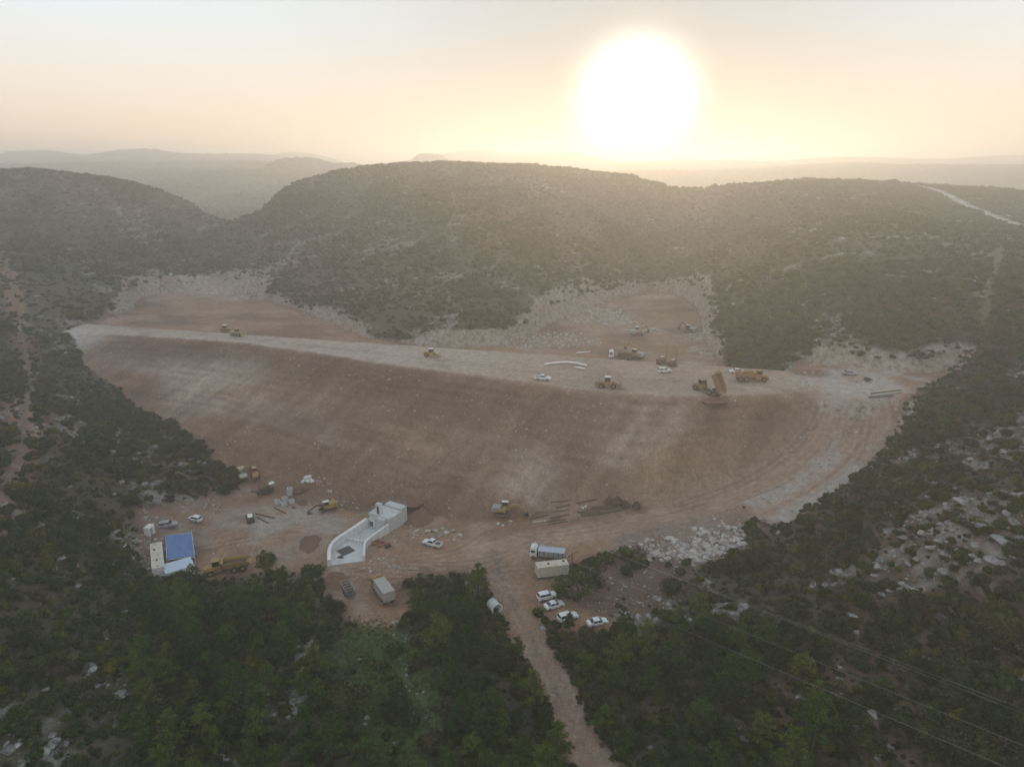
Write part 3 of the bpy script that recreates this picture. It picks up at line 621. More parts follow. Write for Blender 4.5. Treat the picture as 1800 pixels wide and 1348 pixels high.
OAKT = [oak_trunk(i) for i in range(3)]
# limestone
def stone_mat(name, col, dark, cover):
    m, t, b = new_mat(name); N = t.nodes.new; L = t.links.new; b.inputs['Roughness'].default_value = .95; b.inputs['Specular IOR Level'].default_value = .1
    ge = N('ShaderNodeNewGeometry'); n = N('ShaderNodeTexNoise'); n.inputs['Scale'].default_value = 1.4; n.inputs['Detail'].default_value = 8; n.inputs['Roughness'].default_value = .7; L(ge.outputs['Position'], n.inputs['Vector'])
    r = N('ShaderNodeValToRGB'); e = r.color_ramp.elements; e[0].position = .34; e[0].color = (*dark, 1); e[1].position = .60; e[1].color = (*col, 1); L(n.outputs['Fac'], r.inputs[0])
    oi = N('ShaderNodeObjectInfo'); q = N('ShaderNodeMapRange'); q.inputs[3].default_value = .62; q.inputs[4].default_value = 1.18; L(oi.outputs['Random'], q.inputs[0])
    s = N('ShaderNodeVectorMath'); s.operation = 'SCALE'; L(r.outputs[0], s.inputs[0]); L(q.outputs[0], s.inputs['Scale']); L(s.outputs[0], b.inputs['Base Color'])
    bp = N('ShaderNodeBump'); bp.inputs['Strength'].default_value = .7; bp.inputs['Distance'].default_value = .15; L(n.outputs['Fac'], bp.inputs['Height']); L(bp.outputs[0], b.inputs['Normal'])
    return m
LIME = stone_mat('weathered_limestone', (.34, .33, .31), (.12, .112, .10), .5)
QUARRY = stone_mat('quarried_limestone', (.50, .465, .43), (.25, .20, .165), .3)
def rock_mesh(name, seed, mat, flat=.7, sub=2):
    import bmesh
    rng = np.random.default_rng(seed); bm = bmesh.new(); bmesh.ops.create_icosphere(bm, subdivisions=sub, radius=1)
    cuts = rng.normal(0, 1, (9, 3)); cuts /= np.linalg.norm(cuts, axis=1)[:, None]; off = rng.uniform(.5, .85, 9)
    for vt in bm.verts:
        p = np.array(vt.co)
        for n, d in zip(cuts, off):
            e = p@n-d
            if e > 0: p = p-n*e
        p = p*(1+rng.normal(0, .035)); p[2] *= flat; vt.co = p
    me = bpy.data.meshes.new(name); bm.to_mesh(me); bm.free(); me.materials.append(mat); return me
ROCKS = [rock_mesh('limestone_boulder', 600+i, LIME, .55+.06*(i % 4)) for i in range(6)]
QROCKS = [rock_mesh('quarried_boulder', 620+i, QUARRY, .7) for i in range(5)]
QSMALL = [rock_mesh('quarried_stone', 640+i, QUARRY, .7, 1) for i in range(4)]
def stuff_instances(name, protos, pos, rotz, scl, idx):
    """one object: a point cloud that carries the alike pieces nobody could count"""
    g = bpy.data.collections.new(name+'_kinds')
    for i, me in enumerate(protos):
        o = bpy.data.objects.new('%s_kind_%02d' % (name, i), me); g.objects.link(o)
    me = bpy.data.meshes.new(name); n = len(pos); me.vertices.add(n); me.vertices.foreach_set('co', np.asarray(pos, np.float32).ravel())
    rv = np.zeros((n, 3), np.float32); rv[:, 2] = rotz
    a = me.attributes.new('rot', 'FLOAT_VECTOR', 'POINT'); a.data.foreach_set('vector', rv.ravel())
    a = me.attributes.new('scl', 'FLOAT_VECTOR', 'POINT'); a.data.foreach_set('vector', np.asarray(scl, np.float32).ravel())
    a = me.attributes.new('idx', 'INT', 'POINT'); a.data.foreach_set('value', np.asarray(idx, np.int32))
    me.update(); o = bpy.data.objects.new(name, me); COL.objects.link(o)
    t = bpy.data.node_groups.new(name, 'GeometryNodeTree'); t.interface.new_socket('Geometry', in_out='INPUT', socket_type='NodeSocketGeometry'); t.interface.new_socket('Geometry', in_out='OUTPUT', socket_type='NodeSocketGeometry')
    N = t.nodes.new; L = t.links.new; gi = N('NodeGroupInput'); go = N('NodeGroupOutput'); ip = N('GeometryNodeInstanceOnPoints'); ci = N('GeometryNodeCollectionInfo')
    ci.inputs['Collection'].default_value = g; ci.inputs['Separate Children'].default_value = True; ci.inputs['Reset Children'].default_value = True
    def na(nm, ty): x = N('GeometryNodeInputNamedAttribute'); x.data_type = ty; x.inputs['Name'].default_value = nm; return x.outputs['Attribute']
    mp = N('GeometryNodeMeshToPoints'); L(gi.outputs[0], mp.inputs[0]); L(mp.outputs[0], ip.inputs['Points']); L(ci.outputs[0], ip.inputs['Instance']); ip.inputs['Pick Instance'].default_value = True
    L(na('idx', 'INT'), ip.inputs['Instance Index'])
    er = N('FunctionNodeEulerToRotation'); L(na('rot', 'FLOAT_VECTOR'), er.inputs[0]); L(er.outputs[0], ip.inputs['Rotation']); L(na('scl', 'FLOAT_VECTOR'), ip.inputs['Scale']); L(ip.outputs[0], go.inputs[0])
    o.modifiers.new('scatter', 'NODES').node_group = t
    return props(o, kind='stuff')
def in_view(x, y, z, mx=60, my=60):
    f = y*CP+(CAM_H-z)*SP; up = y*SP-(CAM_H-z)*CP
    px = 900+FPX*x/f; py = 674-FPX*up/f
    return (f > 5) & (px > -mx) & (px < 1800+mx) & (py < 1348+my), px, py, f
def jgrid(y0, y1, cell, seed, xk=.86):
    r = np.random.default_rng(seed); ys = np.arange(y0, y1, cell); out = []
    for y in ys:
        xs = np.arange(-(y*xk+30), y*xk+30, cell); out.append(np.stack([xs, np.full_like(xs, y)], 1))
    p = np.concatenate(out); p += r.uniform(-.55, .55, p.shape)*cell; return p[:, 0], p[:, 1], r
# bare ground that keeps the bushes off
BAREV = np.maximum.reduce([M['bench'], M['plat'], M['yard'], M['dam'], sstep(2.5, .5, M['sb'])*.9])
ROADV = np.minimum.reduce([M['dh']-5.5, M['dh2']-5.2, M['de']-2.5, (M['dl']-.4)*1.5, M['dr']-4.5, (M['dr2']-.6)*1.3, (M['dc']+.1)*1.5])
def keep_off(x, y):
    b = gridsample(BAREV, x, y); r = gridsample(ROADV, x, y); return b, r
allp = []
def scatter(y0, y1, cell, rmin, rmax, seed, fill):
    x, y, r = jgrid(y0, y1, cell, seed); z = gridsample(gz, x, y)
    ok, px, py, f = in_view(x, y, z); b, rd = keep_off(x, y); o = gridsample(OUT, x, y); g = gridsample(np.minimum(M['sg'], M['slt']), x, y); gd = gridsample(M['dst'], x, y)
    n = fbm(x, y, 14, 3, 90+seed)
    rad = (rmin+(rmax-rmin)*r.random(len(x))**2.2)*(1+.35*fbm(x, y, 38, 2, 121))*np.where(r.random(len(x)) < .03, 1.5, 1)
    p = fill*(1-.6*o)*(1-.85*sstep(2, -2, g))*sstep(.1, 1.2, gd)*((.55 if y0 > 200 else .78)+.6*sstep(-.3, .3, n+.8*fbm(x, y, 55, 3, 120)))
    ok &= (b < .45) & (rd > rad*.55) & (r.random(len(x)) < p)
    return np.stack([x, y, z, rad*(.8+.4*sstep(-.2, .4, n)), r.random(len(x))*6.283, f, px, py], 1)[ok]
near_s = scatter(70, 262, 1.4, .6, 2.25, 1, 1.0)
mid_s = scatter(255, 720, 2.15, .95, 2.3, 2, .95)
far_s = scatter(700, 2100, 7.5, 3.2, 6.0, 3, .9)
print('shrubs', len(near_s), len(mid_s), len(far_s))
def sclv(a, r, lo=.75, hi=1.15): return np.stack([a, a, a*r.uniform(lo, hi, len(a))], 1)
r = np.random.default_rng(77)
# flowering broom and bare shrubs among the near bushes
kind = np.zeros(len(near_s), int); rr = r.random(len(near_s)); kind[(rr < .016) & (near_s[:, 1] < 150)] = 1; kind[(rr > .94)] = 2
show = near_s[:, 3]/near_s[:, 5]; inside = (near_s[:, 6] > 5) & (near_s[:, 6] < 1795) & (near_s[:, 7] < 1340)
def individual(mesh, name, row, rng, label, cat, group, zs=(.75, 1.15), sink=.0):
    o = bpy.data.objects.new(name, mesh); COL.objects.link(o); a = row[3]
    o.location = (row[0], row[1], row[2]-sink*a); o.rotation_euler = (0, 0, row[4]); o.scale = (a, a, a*rng.uniform(*zs)); return props(o, label, cat, group)
prng = random.Random(5)
MARKS = [(300,975,'the blue tarp shelter'),(345,915,'the parked white hatchback'),(45,650,'the hillside track'),(640,930,'the concrete spillway'),(620,1045,'the parked trucks'),(868,1068,'the concrete pipe'),
         (690,1200,'the grass clearing'),(985,1230,'the dirt road at the bottom'),(1050,1096,'the white sedan'),(1180,955,'the white rubble heap'),(1440,870,'the curved haul road'),(1760,950,'the big limestone ledge'),
         (1580,700,'the right end of the dam'),(0,1348,'the lower left corner'),(450,1348,'the bottom edge, left of the clearing'),(1500,1320,'the power lines at lower right'),(1800,1348,'the lower right corner'),(1400,1150,'the middle of the power lines'),
         (130,900,'the rocky left slope'),(250,1150,'the left pine grove'),(1250,1200,'the right thicket'),(150,640,'the left end of the dam'),(1700,560,'the small grassy track'),(1650,1080,'the right slope boulders'),(300,800,'the foot of the left abutment')]
def whereabouts(px, py):
    d = [((px-a)**2+(py-b)**2, a, b, t) for a, b, t in MARKS]; _, a, b, t = min(d)
    dx, dy = px-a, py-b
    if dx*dx+dy*dy < 40**2: return 'right beside '+t
    if abs(dx) > abs(dy)*1.8: w = 'right of' if dx > 0 else 'left of'
    elif abs(dy) > abs(dx)*1.8: w = 'below' if dy > 0 else 'above'
    else: w = ('below' if dy > 0 else 'above')+(' and right of' if dx > 0 else ' and left of')
    return w+' '+t
def sized(a, lo, hi, words=('small', 'middling', 'large')): return words[0] if a < lo else (words[1] if a < hi else words[2])
order = np.argsort(-show); taken = np.zeros(len(near_s), bool); cnt = {0: 0, 1: 0, 2: 0}
for i in order:
    k = kind[i]
    if not inside[i] or cnt[k] >= (300, 40, 50)[k]: continue
    cnt[k] += 1; taken[i] = True; row = near_s[i]; zs = prng.uniform(.75, 1.15)
    lab = '%s %s %s' % (sized(row[3], 1.55, 2.0), ('dark green bush' if zs > .95 else 'low spreading green bush', 'yellow flowering bush', 'leafless grey bush')[k], whereabouts(row[6], row[7]))
    me = (SH_NEAR, SH_BLOOM, SH_TWIG)[k]
    individual(me[prng.randrange(len(me))], ('shrub', 'flowering_shrub', 'bare_shrub')[k], row, prng, lab, 'bush', ('green bushes on the slopes', 'yellow flowering bushes', 'leafless bushes')[k], (zs, zs))
rest = near_s[~taken]; kr_ = kind[~taken]; idx = r.integers(0, 6, len(rest)); idx[kr_ == 1] = 6; idx[kr_ == 2] = 7
stuff_instances('shrub_cover', SH_NEAR+[SH_BLOOM[0], SH_TWIG[0]], rest[:, :3], rest[:, 4], sclv(rest[:, 3], r), idx)
stuff_instances('hillside_scrub', SH_MID, mid_s[:, :3], mid_s[:, 4], sclv(mid_s[:, 3], r), r.integers(0, 5, len(mid_s)))
stuff_instances('distant_scrub', SH_FAR, far_s[:, :3], far_s[:, 4], sclv(far_s[:, 3], r, .5, .9), r.integers(0, 4, len(far_s)))
# ---- stones
def pxof(p):
    _, px, py, f = in_view(np.array([p[0]]), np.array([p[1]]), np.array([p[2]])); return float(px[0]), float(py[0])
x, y, r = jgrid(72, 262, 1.1, 21); z = gridsample(gz, x, y); ok, px, py, f = in_view(x, y, z); b, rd = keep_off(x, y); o = gridsample(OUT, x, y); gst = gridsample(M['dst'], x, y)
rad = .16+1.0*r.random(len(x))**3.4
prob = np.maximum(.03+.05*sstep(60, 110, x)*sstep(.0, .3, fbm(x, y, 20, 2, 131)), .85*sstep(.3, .8, o)); prob = np.maximum(prob, .7*sstep(1.9, .2, gst)); rad = np.where(gst < 1.9, .10+.35*r.random(len(x))**2, rad)
ok &= (b < .4) & (rd > .4) & (r.random(len(x)) < prob)
rk = np.stack([x, y, z, rad, r.random(len(x))*6.283, f, px, py], 1)[ok]
# a few large ledges and blocks seen singly: (px, py, radius, flatness)
BIG = [(1505,1285,1.5,.9),(1490,1260,1.1,.7),(1480,1310,1.3,.6),(1535,1258,1.6,.55),(1485,1240,1.2,.6),(1545,1335,1.2,.8),(1565,1315,1.1,.6),(1645,1170,1.2,.8),(1740,1190,1.1,.7),(1775,1200,1.3,.8),(1790,1140,1.2,.6),(1745,1180,.9,.7),
       (1690,885,2.4,.6),(1725,925,2.8,.45),(1760,955,3.0,.4),(1785,925,2.6,.4),(1750,990,2.6,.4),(1790,985,2.4,.45),(1720,905,2.0,.5),(1575,885,1.5,.6),(1620,940,1.6,.6),(1610,985,1.5,.6),(1660,1010,1.9,.5),(1500,1085,1.5,.4),(1410,1235,1.8,.35),(1475,1195,.9,.7),
       (130,995,1.7,.4),(105,985,1.6,.4),(95,1000,1.4,.4),(80,1215,1.1,.5),(90,1060,1.2,.4),(100,950,1.4,.4),(70,925,1.5,.5),(25,905,1.3,.5),(280,792,1.6,.6),(330,830,1.2,.5),(120,858,1.5,.5),(30,850,1.4,.5),(200,870,1.2,.5),(45,1130,1.0,.5),(270,1320,1.0,.5),(60,1330,1.0,.4),(1645,620,2.6,.8),(1435,600,2.2,.7),(150,1095,1.2,.5)]
n_ind = 0
for px_, py_, a, fl in BIG:
    a = a*.72
    p = spot(px_, py_); o_ = bpy.data.objects.new('boulder', ROCKS[prng.randrange(6)]); COL.objects.link(o_)
    o_.location = p+Vector((0, 0, .12*a)); o_.scale = (a*prng.uniform(.85, 1.2), a*prng.uniform(.8, 1.05), a*fl*1.3); o_.rotation_euler = (prng.uniform(-.15, .15), prng.uniform(-.15, .15), prng.uniform(0, 6.28))
    props(o_, '%s grey limestone %s %s' % (sized(a, .9, 1.3), 'block' if fl > .65 else 'ledge', whereabouts(px_, py_)), 'boulder', 'limestone boulders on the slopes'); n_ind += 1
show = rk[:, 3]/rk[:, 5]; ins = (rk[:, 6] > 5) & (rk[:, 6] < 1795) & (rk[:, 7] < 1340); taken = np.zeros(len(rk), bool)
for i in np.argsort(-show):
    if n_ind >= 300 or not ins[i]: continue
    n_ind += 1; taken[i] = True; row = rk[i]
    individual(ROCKS[prng.randrange(6)], 'boulder', row, prng, '%s pale limestone boulder %s' % (sized(row[3], .7, .95), whereabouts(row[6], row[7])), 'boulder', 'limestone boulders on the slopes', (.7, 1.1))
rest = rk[~taken]; stuff_instances('loose_stones', ROCKS, rest[:, :3], rest[:, 4], sclv(rest[:, 3], r, .6, 1.1), r.integers(0, 6, len(rest)))
x, y, r = jgrid(262, 640, 2.2, 22); z = gridsample(gz, x, y); ok, px, py, f = in_view(x, y, z); b, rd = keep_off(x, y); o = gridsample(OUT, x, y)
ok &= (b < .4) & (rd > .3) & (r.random(len(x)) < np.maximum(.03, .6*sstep(.35, .8, o))); rad = .4+1.3*r.random(len(x))**2
stuff_instances('hillside_stones', ROCKS, np.stack([x, y, z], 1)[ok], r.random(ok.sum())*6.28, sclv(rad[ok], r, .5, .9), r.integers(0, 6, ok.sum()))
# quarried rubble: heap by the haul road, fan below the cut, spill along the edges of the fill
def rubble(name, y0, y1, cell, seed, probf, rmin, rmax, individuals=0, label='', group=''):
    x, y, r = jgrid(y0, y1, cell, seed); z = gridsample(gz, x, y); ok, px, py, f = in_view(x, y, z); pr = probf(x, y); ok &= r.random(len(x)) < pr
    rad = rmin+(rmax-rmin)*r.random(len(x))**(2.4 if individuals else 3.2); q = np.stack([x, y, z+rad*.15, rad, r.random(len(x))*6.28, f, px, py], 1)[ok]
    t = np.zeros(len(q), bool)
    for i in np.argsort(-q[:, 3]/q[:, 5])[:individuals]:
        t[i] = True; row = q[i]
        individual(QROCKS[prng.randrange(5)], 'quarried_boulder', row, prng, '%s pale block %s, %s' % (sized(row[3], rmin+.6*(rmax-rmin), rmin+.8*(rmax-rmin)), label, whereabouts(row[6], row[7])), 'boulder', group, (.7, 1.1))
    q = q[~t]; stuff_instances(name, QSMALL, q[:, :3], q[:, 4], sclv(q[:, 3], r, .7, 1.1), r.integers(0, 4, len(q)))
rubble('rubble_heap', 125, 175, .52, 31, lambda x, y: .8*gridsample(M['rubble']*(1-M['haul'])*(1-M['haul2']), x, y), .16, 1.15, 120, 'of the rubble', 'blocks of the white rubble heap')
yrub = spots([(590,848,2,6,4),(620,868,1,6,4),(560,852,1,5,4),(715,937,0,4,3),(690,945,0,3,3),(600,880,1,7,3),(250,975,2,2.5,6),(255,1000,2,2.5,5),(270,930,1.5,6,2.5),(400,855,2,6,3),(350,893,1.5,8,2.5),(660,985,0,6,2),(700,1000,0,8,2),(610,1090,0,5,2.5),(690,1092,0,6,2)])*M['yard']+spots([(255,965,3,3.5,7),(262,1005,2,3.5,5)])
rubble('yard_rubble', 115, 200, .5, 37, lambda x, y: .55*sstep(.2, .8, gridsample(yrub, x, y)), .08, .55)
fan = spots([(1130,578,25,9,5),(1225,580,27,7,8),(1238,612,26,6,8),(1160,516,27,9,6),(380,508,27,22,7),(450,520,25,12,6),(985,585,28,18,14),(1050,545,28,18,20),(940,598,27,14,7)])*(1-M['dam'])
rubble('rubble_fan', 235, 360, 1.0, 32, lambda x, y: .8*sstep(.25, .7, gridsample(fan, x, y)), .25, 1.1)
edge = np.exp(-((np.abs(M['dam']-.5))/.22)**2)*(fx < -60)*sstep(4, 9, M['dn'])
edge = np.maximum(edge, np.exp(-((M['dh2']-5.0)/1.2)**2)*.45); edge = np.maximum(edge, np.exp(-((np.abs(M['dh']-6.2))/1.0)**2)*.25*sstep(40, 75, fx)); edge = np.maximum(edge, np.exp(-(M['sp']/2.0)**2)*.3); edge = np.maximum(edge, np.exp(-(M['sb']/2.5)**2)*.22*(1-M['dam']))
rubble('spilled_stones', 120, 380, .9, 33, lambda x, y: .6*gridsample(edge, x, y), .15, .8)
lit = (1-sstep(-2, 1.5, M['slt']))*(1-M['exit'])
rubble('brushwood_stones', 105, 150, .6, 34, lambda x, y: .28*gridsample(lit, x, y), .07, .28)
dface_k = M['dam']*sstep(1.5, 5, M['dn'])+.5*M['yard']*(1-M['haul'])*(1-M['exit'])
rubble('fill_stones', 110, 285, .8, 35, lambda x, y: .25*gridsample(dface_k, x, y)*(.15+1.2*sstep(-.05, .4, fbm(x, y, 16, 3, 36))), .06, .26)
for px_, py_, a in ((722,926,.6),(733,934,.75),(745,938,.6),(752,935,.9),(765,934,1.05),(778,930,.8),(785,938,1.0),(795,934,.9),(760,944,.8),(773,942,.95),(800,945,.7),(808,941,.85),(813,946,.55),(728,930,.5),(798,950,.5)):
    p = spot(px_, py_); individual(QROCKS[prng.randrange(5)], 'quarried_boulder', (p.x, p.y, p.z+.1, a, prng.uniform(0, 6), 1), prng, '%s pale boulder in the row behind the white pickup, %s' % (sized(a, .65, .9), 'left end' if px_ < 740 else ('middle' if px_ < 780 else 'right end')), 'boulder', 'boulders in a row behind the pickup', (.75, 1.1))
# ---- trees
def empty(name, loc, rz=0.0, sc=1.0):
    o = bpy.data.objects.new(name, None); o.empty_display_size = .5; COL.objects.link(o); o.location = loc; o.rotation_euler = (0, 0, rz); o.scale = (sc, sc, sc); return o
def part(name, mesh, parent):
    o = bpy.data.objects.new(name, mesh); COL.objects.link(o); o.parent = parent; return o
TREES = []
def add_pine(p, v, sc, label, group, rz=None):
    e = empty('pine_tree', p, prng.uniform(0, 6.28) if rz is None else rz, sc); props(e, label, 'pine tree', group)
    part('trunk', PINES[v][0], e); part('crown', PINES[v][1], e); TREES.append((p[0], p[1])); return e
def add_oak(p, sc, label, group):
    e = empty('oak_tree', p, prng.uniform(0, 6.28), sc); props(e, label, 'tree', group); i = prng.randrange(3)
    part('trunk', OAKT[i], e); cr = part('crown', OAK[i], e); cr.location = (0, 0, .18); TREES.append((p[0], p[1])); return e
for px_, py_, v, sc, lab in ((842,1052,2,1.0,'tall pine at the junction, left of the dirt road'),(806,1050,4,.85,'slim pine standing apart behind the grove, near the junction'),(735,1085,0,.95,'left pine of the pair below the spillway track'),(772,1092,5,.95,'bushy pine right of the pair below the spillway track'),
        (825,1085,1,1.0,'short pine between the slim pine and the concrete pipe'),(340,1030,0,.72,'small pine in front of the white container'),(468,1012,1,1.0,'pine just right of the yellow dump truck'),(985,1055,1,.95,'slender pine beside the cream container'),(1015,1052,5,1.15,'broad pine covering the end of the cream container'),(1045,1040,0,1.0,'pine at the edge of the brushwood, right of the cream container'),
        (1000,1108,3,.7,'small pine half hiding a parked white car')):
    add_pine(spot(px_, py_), v, sc, lab, None)
for px_, py_, sc, lab in ((1292,1000,3.7,'big dark oak at the lower right of the rubble heap'),(1262,1002,2.5,'dark oak tucked against the rubble heap'),(620,1245,4.6,'large dark oak in the grass clearing'),(594,1078,2.4,'dark round tree beside the flatbed truck'),(1765,1120,4.4,'large round oak at the right edge'),(1560,1110,3.6,'orange tinged oak under the power lines'),(470,990,2.2,'dark bush oak beside the dump truck'),(1330,1000,3.2,'oak right of the rubble heap'),(250,1060,3.0,'oak below the containers'),(690,1260,3.6,'grey green oak beside the stone trail'),(1700,1330,4.0,'dark oak at the bottom right'),(1180,1040,3.0,'oak at the far side of the brushwood'),(880,1180,3.4,'dark oak left of the dirt road')):
    add_oak(spot(px_, py_), sc, lab, None)
GROVE = smooth(poly([(330,1030,1),(460,1015,0),(590,1060,0),(610,1110,-1),(720,1110,-1),(870,1080,-1),(925,1140,-1.5),(985,1270,-2),(1010,1360,-3),(800,1400,-4),(300,1400,-2),(250,1250,1),(260,1100,2)]), 2, True)
GROVE2 = smooth(poly([(1000,1120,-1),(1120,1110,0),(1300,1090,2),(1400,1180,3),(1420,1400,1),(1110,1400,-3),(1045,1250,-2)]), 2, True)
cx, cy, r = jgrid(72, 150, 1.2, 51); perm = r.permutation(len(cx)); cx, cy = cx[perm], cy[perm]
g1, _ = sdist(cx, cy, GROVE); g2, _ = sdist(cx, cy, GROVE2); gg = gridsample(M['sg'], cx, cy); rd = gridsample(ROADV, cx, cy); bv = gridsample(BAREV, cx, cy); tz = gridsample(gz, cx, cy); ok, px, py, f = in_view(cx, cy, tz, 40, 90)
nt_ = 0
CLEAR = [(350,960,450,1012),(255,930,340,1014),(560,1010,705,1072),(850,1050,892,1092),(930,950,1075,1104),(560,860,720,1000),(640,985,870,1012)]   # open ground of the yard that no crown covers
for i in range(len(cx)):
    if not ok[i] or min(g1[i], g2[i]) > 0 or gg[i] < .5 or rd[i] < 1.6 or bv[i] > .3: continue
    dmin = (3.9 if g1[i] < 0 else 4.6)*(1+.35*math.sin(cx[i]*.3)*math.cos(cy[i]*.27))
    if any((cx[i]-a)**2+(cy[i]-b)**2 < dmin*dmin for a, b in TREES): continue
    sc = prng.uniform(.72, 1.22); v = prng.randrange(6); p = (cx[i], cy[i], tz[i]-.1)
    tx_, ty_ = pxof((p[0], p[1], p[2]+PINES_H[v]*sc)); hw = 1200*2.0*sc/f[i]
    if any(tx_+hw > a and tx_-hw < c_ and ty_ < d and py[i] > b for a, b, c_, d in CLEAR): continue
    if prng.random() < (.12 if g1[i] < 0 else .34): add_oak(p, prng.uniform(1.7, 2.9), 'dark leafy oak %s' % whereabouts(px[i], py[i]), 'oaks among the pines')
    else: add_pine(p, v, sc, '%s pine %s' % (sized(PINES_H[v]*sc, 4.9, 6.6, ('young', 'mid-height', 'tall')), whereabouts(px[i], py[i])), 'pines of the valley grove')
    nt_ += 1
for i in range(26):
    t = i/26; px_ = prng.choice((prng.uniform(1420, 1790), prng.uniform(20, 420))); py_ = prng.uniform(960, 1330) if px_ > 900 else prng.uniform(700, 1330)
    p = spot(px_, py_)
    if gridsample(BAREV, np.array([p.x]), np.array([p.y]))[0] > .2 or gridsample(ROADV, np.array([p.x]), np.array([p.y]))[0] < 2: continue
    add_oak(p, prng.uniform(1.9, 3.2), 'dark round oak %s' % whereabouts(px_, py_), 'oaks scattered on the slopes')
print('trees', nt_, len(TREES))
# ---- grass in the clearing
def grass_mesh():
    rng = np.random.default_rng(9); v, f = [], []
    for _ in range(26):
        a = rng.random()*6.28; p = np.array([rng.uniform(-.3, .3), rng.uniform(-.3, .3), 0]); h = rng.uniform(.12, .32); w = .025; d = np.array([math.cos(a), math.sin(a), 0]); tip = p+np.array([rng.normal(0, .08), rng.normal(0, .08), h])
        i = len(v); v.extend([p-d*w, p+d*w, tip]); f.append((i, i+1, i+2))
    return mesh_from('grass_tuft', v, f, GRASSM)
GRASSM = foliage('grass', [(0, (.05, .085, .02)), (.5, (.065, .10, .022)), (1, (.085, .10, .03))], .4)
gm = grass_mesh(); x, y, r = jgrid(72, 140, .45, 61); sgv = gridsample(M['sg'], x, y); ok, _, _, _ = in_view(x, y, gridsample(gz, x, y), 10, 30)
ok &= (r.random(len(x)) < .55*sstep(4, -1, sgv))
stuff_instances('grass', [gm], np.stack([x, y, gridsample(gz, x, y)], 1)[ok], r.random(ok.sum())*6.28, sclv(r.uniform(.7, 1.3, ok.sum()), r), np.zeros(ok.sum()))
# ---------------------------------------------------------------- built things
WHITE = paint('white_paint', (.72, .72, .71), .35, dirt=.35); CREAM = paint('cream_paint', (.56, .51, .40), .55, dirt=.5); YEL = paint('machine_yellow', (.37, .23, .055), .6, dirt=.75); PALEY = paint('faded_yellow', (.42, .36, .17), .6, dirt=.6)  # machine_yellow: darker tone and dirt also carry the crest machines' shaded sides
ORANGE = paint('machine_orange', (.38, .19, .06), .6, dirt=.7); GREYP = paint('grey_paint', (.30, .31, .32), .45, dirt=.35); DARK = paint('dark_steel', (.045, .045, .047), .6, dirt=.5, dirtcol=(.13, .09, .065))
RUST = paint('rusty_steel', (.14, .075, .042), .85, dirt=.6, dirtcol=(.08, .045, .03)); RUBBER = paint('tyre_rubber', (.028, .027, .026), .85, dirt=.55, dirtcol=(.11, .08, .06)); STEEL = paint('bare_steel', (.42, .41, .40), .45, .6, dirt=.35)
GLASS = paint('dark_glass', (.012, .015, .018), .08, dirt=.12, spec=.6); LAMPW = paint('headlamp', (.75, .75, .72), .15, dirt=.1); LAMPR = paint('tail_lamp', (.30, .02, .015), .25, dirt=.1); LAMPO = paint('orange_beacon', (.7, .25, .02), .3, dirt=.1)
CONC = paint('cast_concrete', (.55, .55, .54), .9, dirt=.55, dirtcol=(.30, .29, .275), scale=.5, spec=.2); CONCW = paint('pale_concrete', (.68, .68, .67), .9, dirt=.4, dirtcol=(.40, .39, .37), scale=.7, spec=.2)
TARP = paint('blue_tarpaulin', (.075, .155, .35), .55, dirt=.45, dirtcol=(.13, .22, .44), scale=.8); PANELB = paint('pale_blue_sheet', (.46, .53, .62), .5, dirt=.4, dirtcol=(.34, .38, .43)); TANKTOP = paint('blue_grey_sheet', (.38, .43, .50), .5, dirt=.35, dirtcol=(.26, .28, .31))
BAG = paint('white_plastic', (.66, .66, .65), .6, dirt=.35); WOOD = paint('old_timber', (.15, .11, .075), .9, dirt=.5, dirtcol=(.07, .05, .035)); MUD = paint('dark_wet_soil', (.075, .045, .03), .95, dirt=.6, dirtcol=(.12, .075, .05)); REDSOIL = paint('red_soil', (.17, .092, .062), .95, dirt=.6, dirtcol=(.10, .055, .036), scale=1.2)
BOXGREY = paint('weathered_grey_box', (.36, .34, .31), .7, dirt=.5, dirtcol=(.27, .245, .215)); GREEN = paint('green_paint', (.10, .15, .10), .6, dirt=.5); PIPEW = paint('white_pipe', (.78, .76, .70), .3, dirt=.2); REBAR = paint('rebar_mat', (.10, .105, .115), .7, dirt=.4); WIREM = paint('aluminium_wire', (.34, .33, .31), .5, .6, dirt=.1)
def formwork(m):
    tr = m.node_tree; N = tr.nodes.new; L = tr.links.new; b = tr.nodes['Principled BSDF']; src = b.inputs['Base Color'].links[0].from_socket
    ge = N('ShaderNodeNewGeometry'); sx_ = N('ShaderNodeSeparateXYZ'); L(ge.outputs['Position'], sx_.inputs[0]); out = None
    for ax, per in ((0, 1.25), (1, 1.25), (2, 1.3)):
        a = N('ShaderNodeMath'); a.operation = 'PINGPONG'; a.inputs[1].default_value = per/2; L(sx_.outputs[ax], a.inputs[0]); c_ = N('ShaderNodeMath'); c_.operation = 'LESS_THAN'; c_.inputs[1].default_value = .03; L(a.outputs[0], c_.inputs[0])
        if out is None: out = c_.outputs[0]
        else: k = N('ShaderNodeMath'); k.operation = 'MAXIMUM'; L(out, k.inputs[0]); L(c_.outputs[0], k.inputs[1]); out = k.outputs[0]
    sc_ = N('ShaderNodeMath'); sc_.operation = 'MULTIPLY'; sc_.inputs[1].default_value = .35; L(out, sc_.inputs[0])
    x = N('ShaderNodeMix'); x.data_type = 'RGBA'; x.inputs[7].default_value = (.16, .155, .15, 1); L(sc_.outputs[0], x.inputs[0]); L(src, x.inputs[6]); L(x.outputs[2], b.inputs['Base Color'])
formwork(CONC); formwork(CONCW)
MUDDY_SHADED = paint('muddy_shaded_yellow', (.26, .17, .07), .7, dirt=.8)  # mud tone, darkened to put the crest machines' shaded sides into the paint
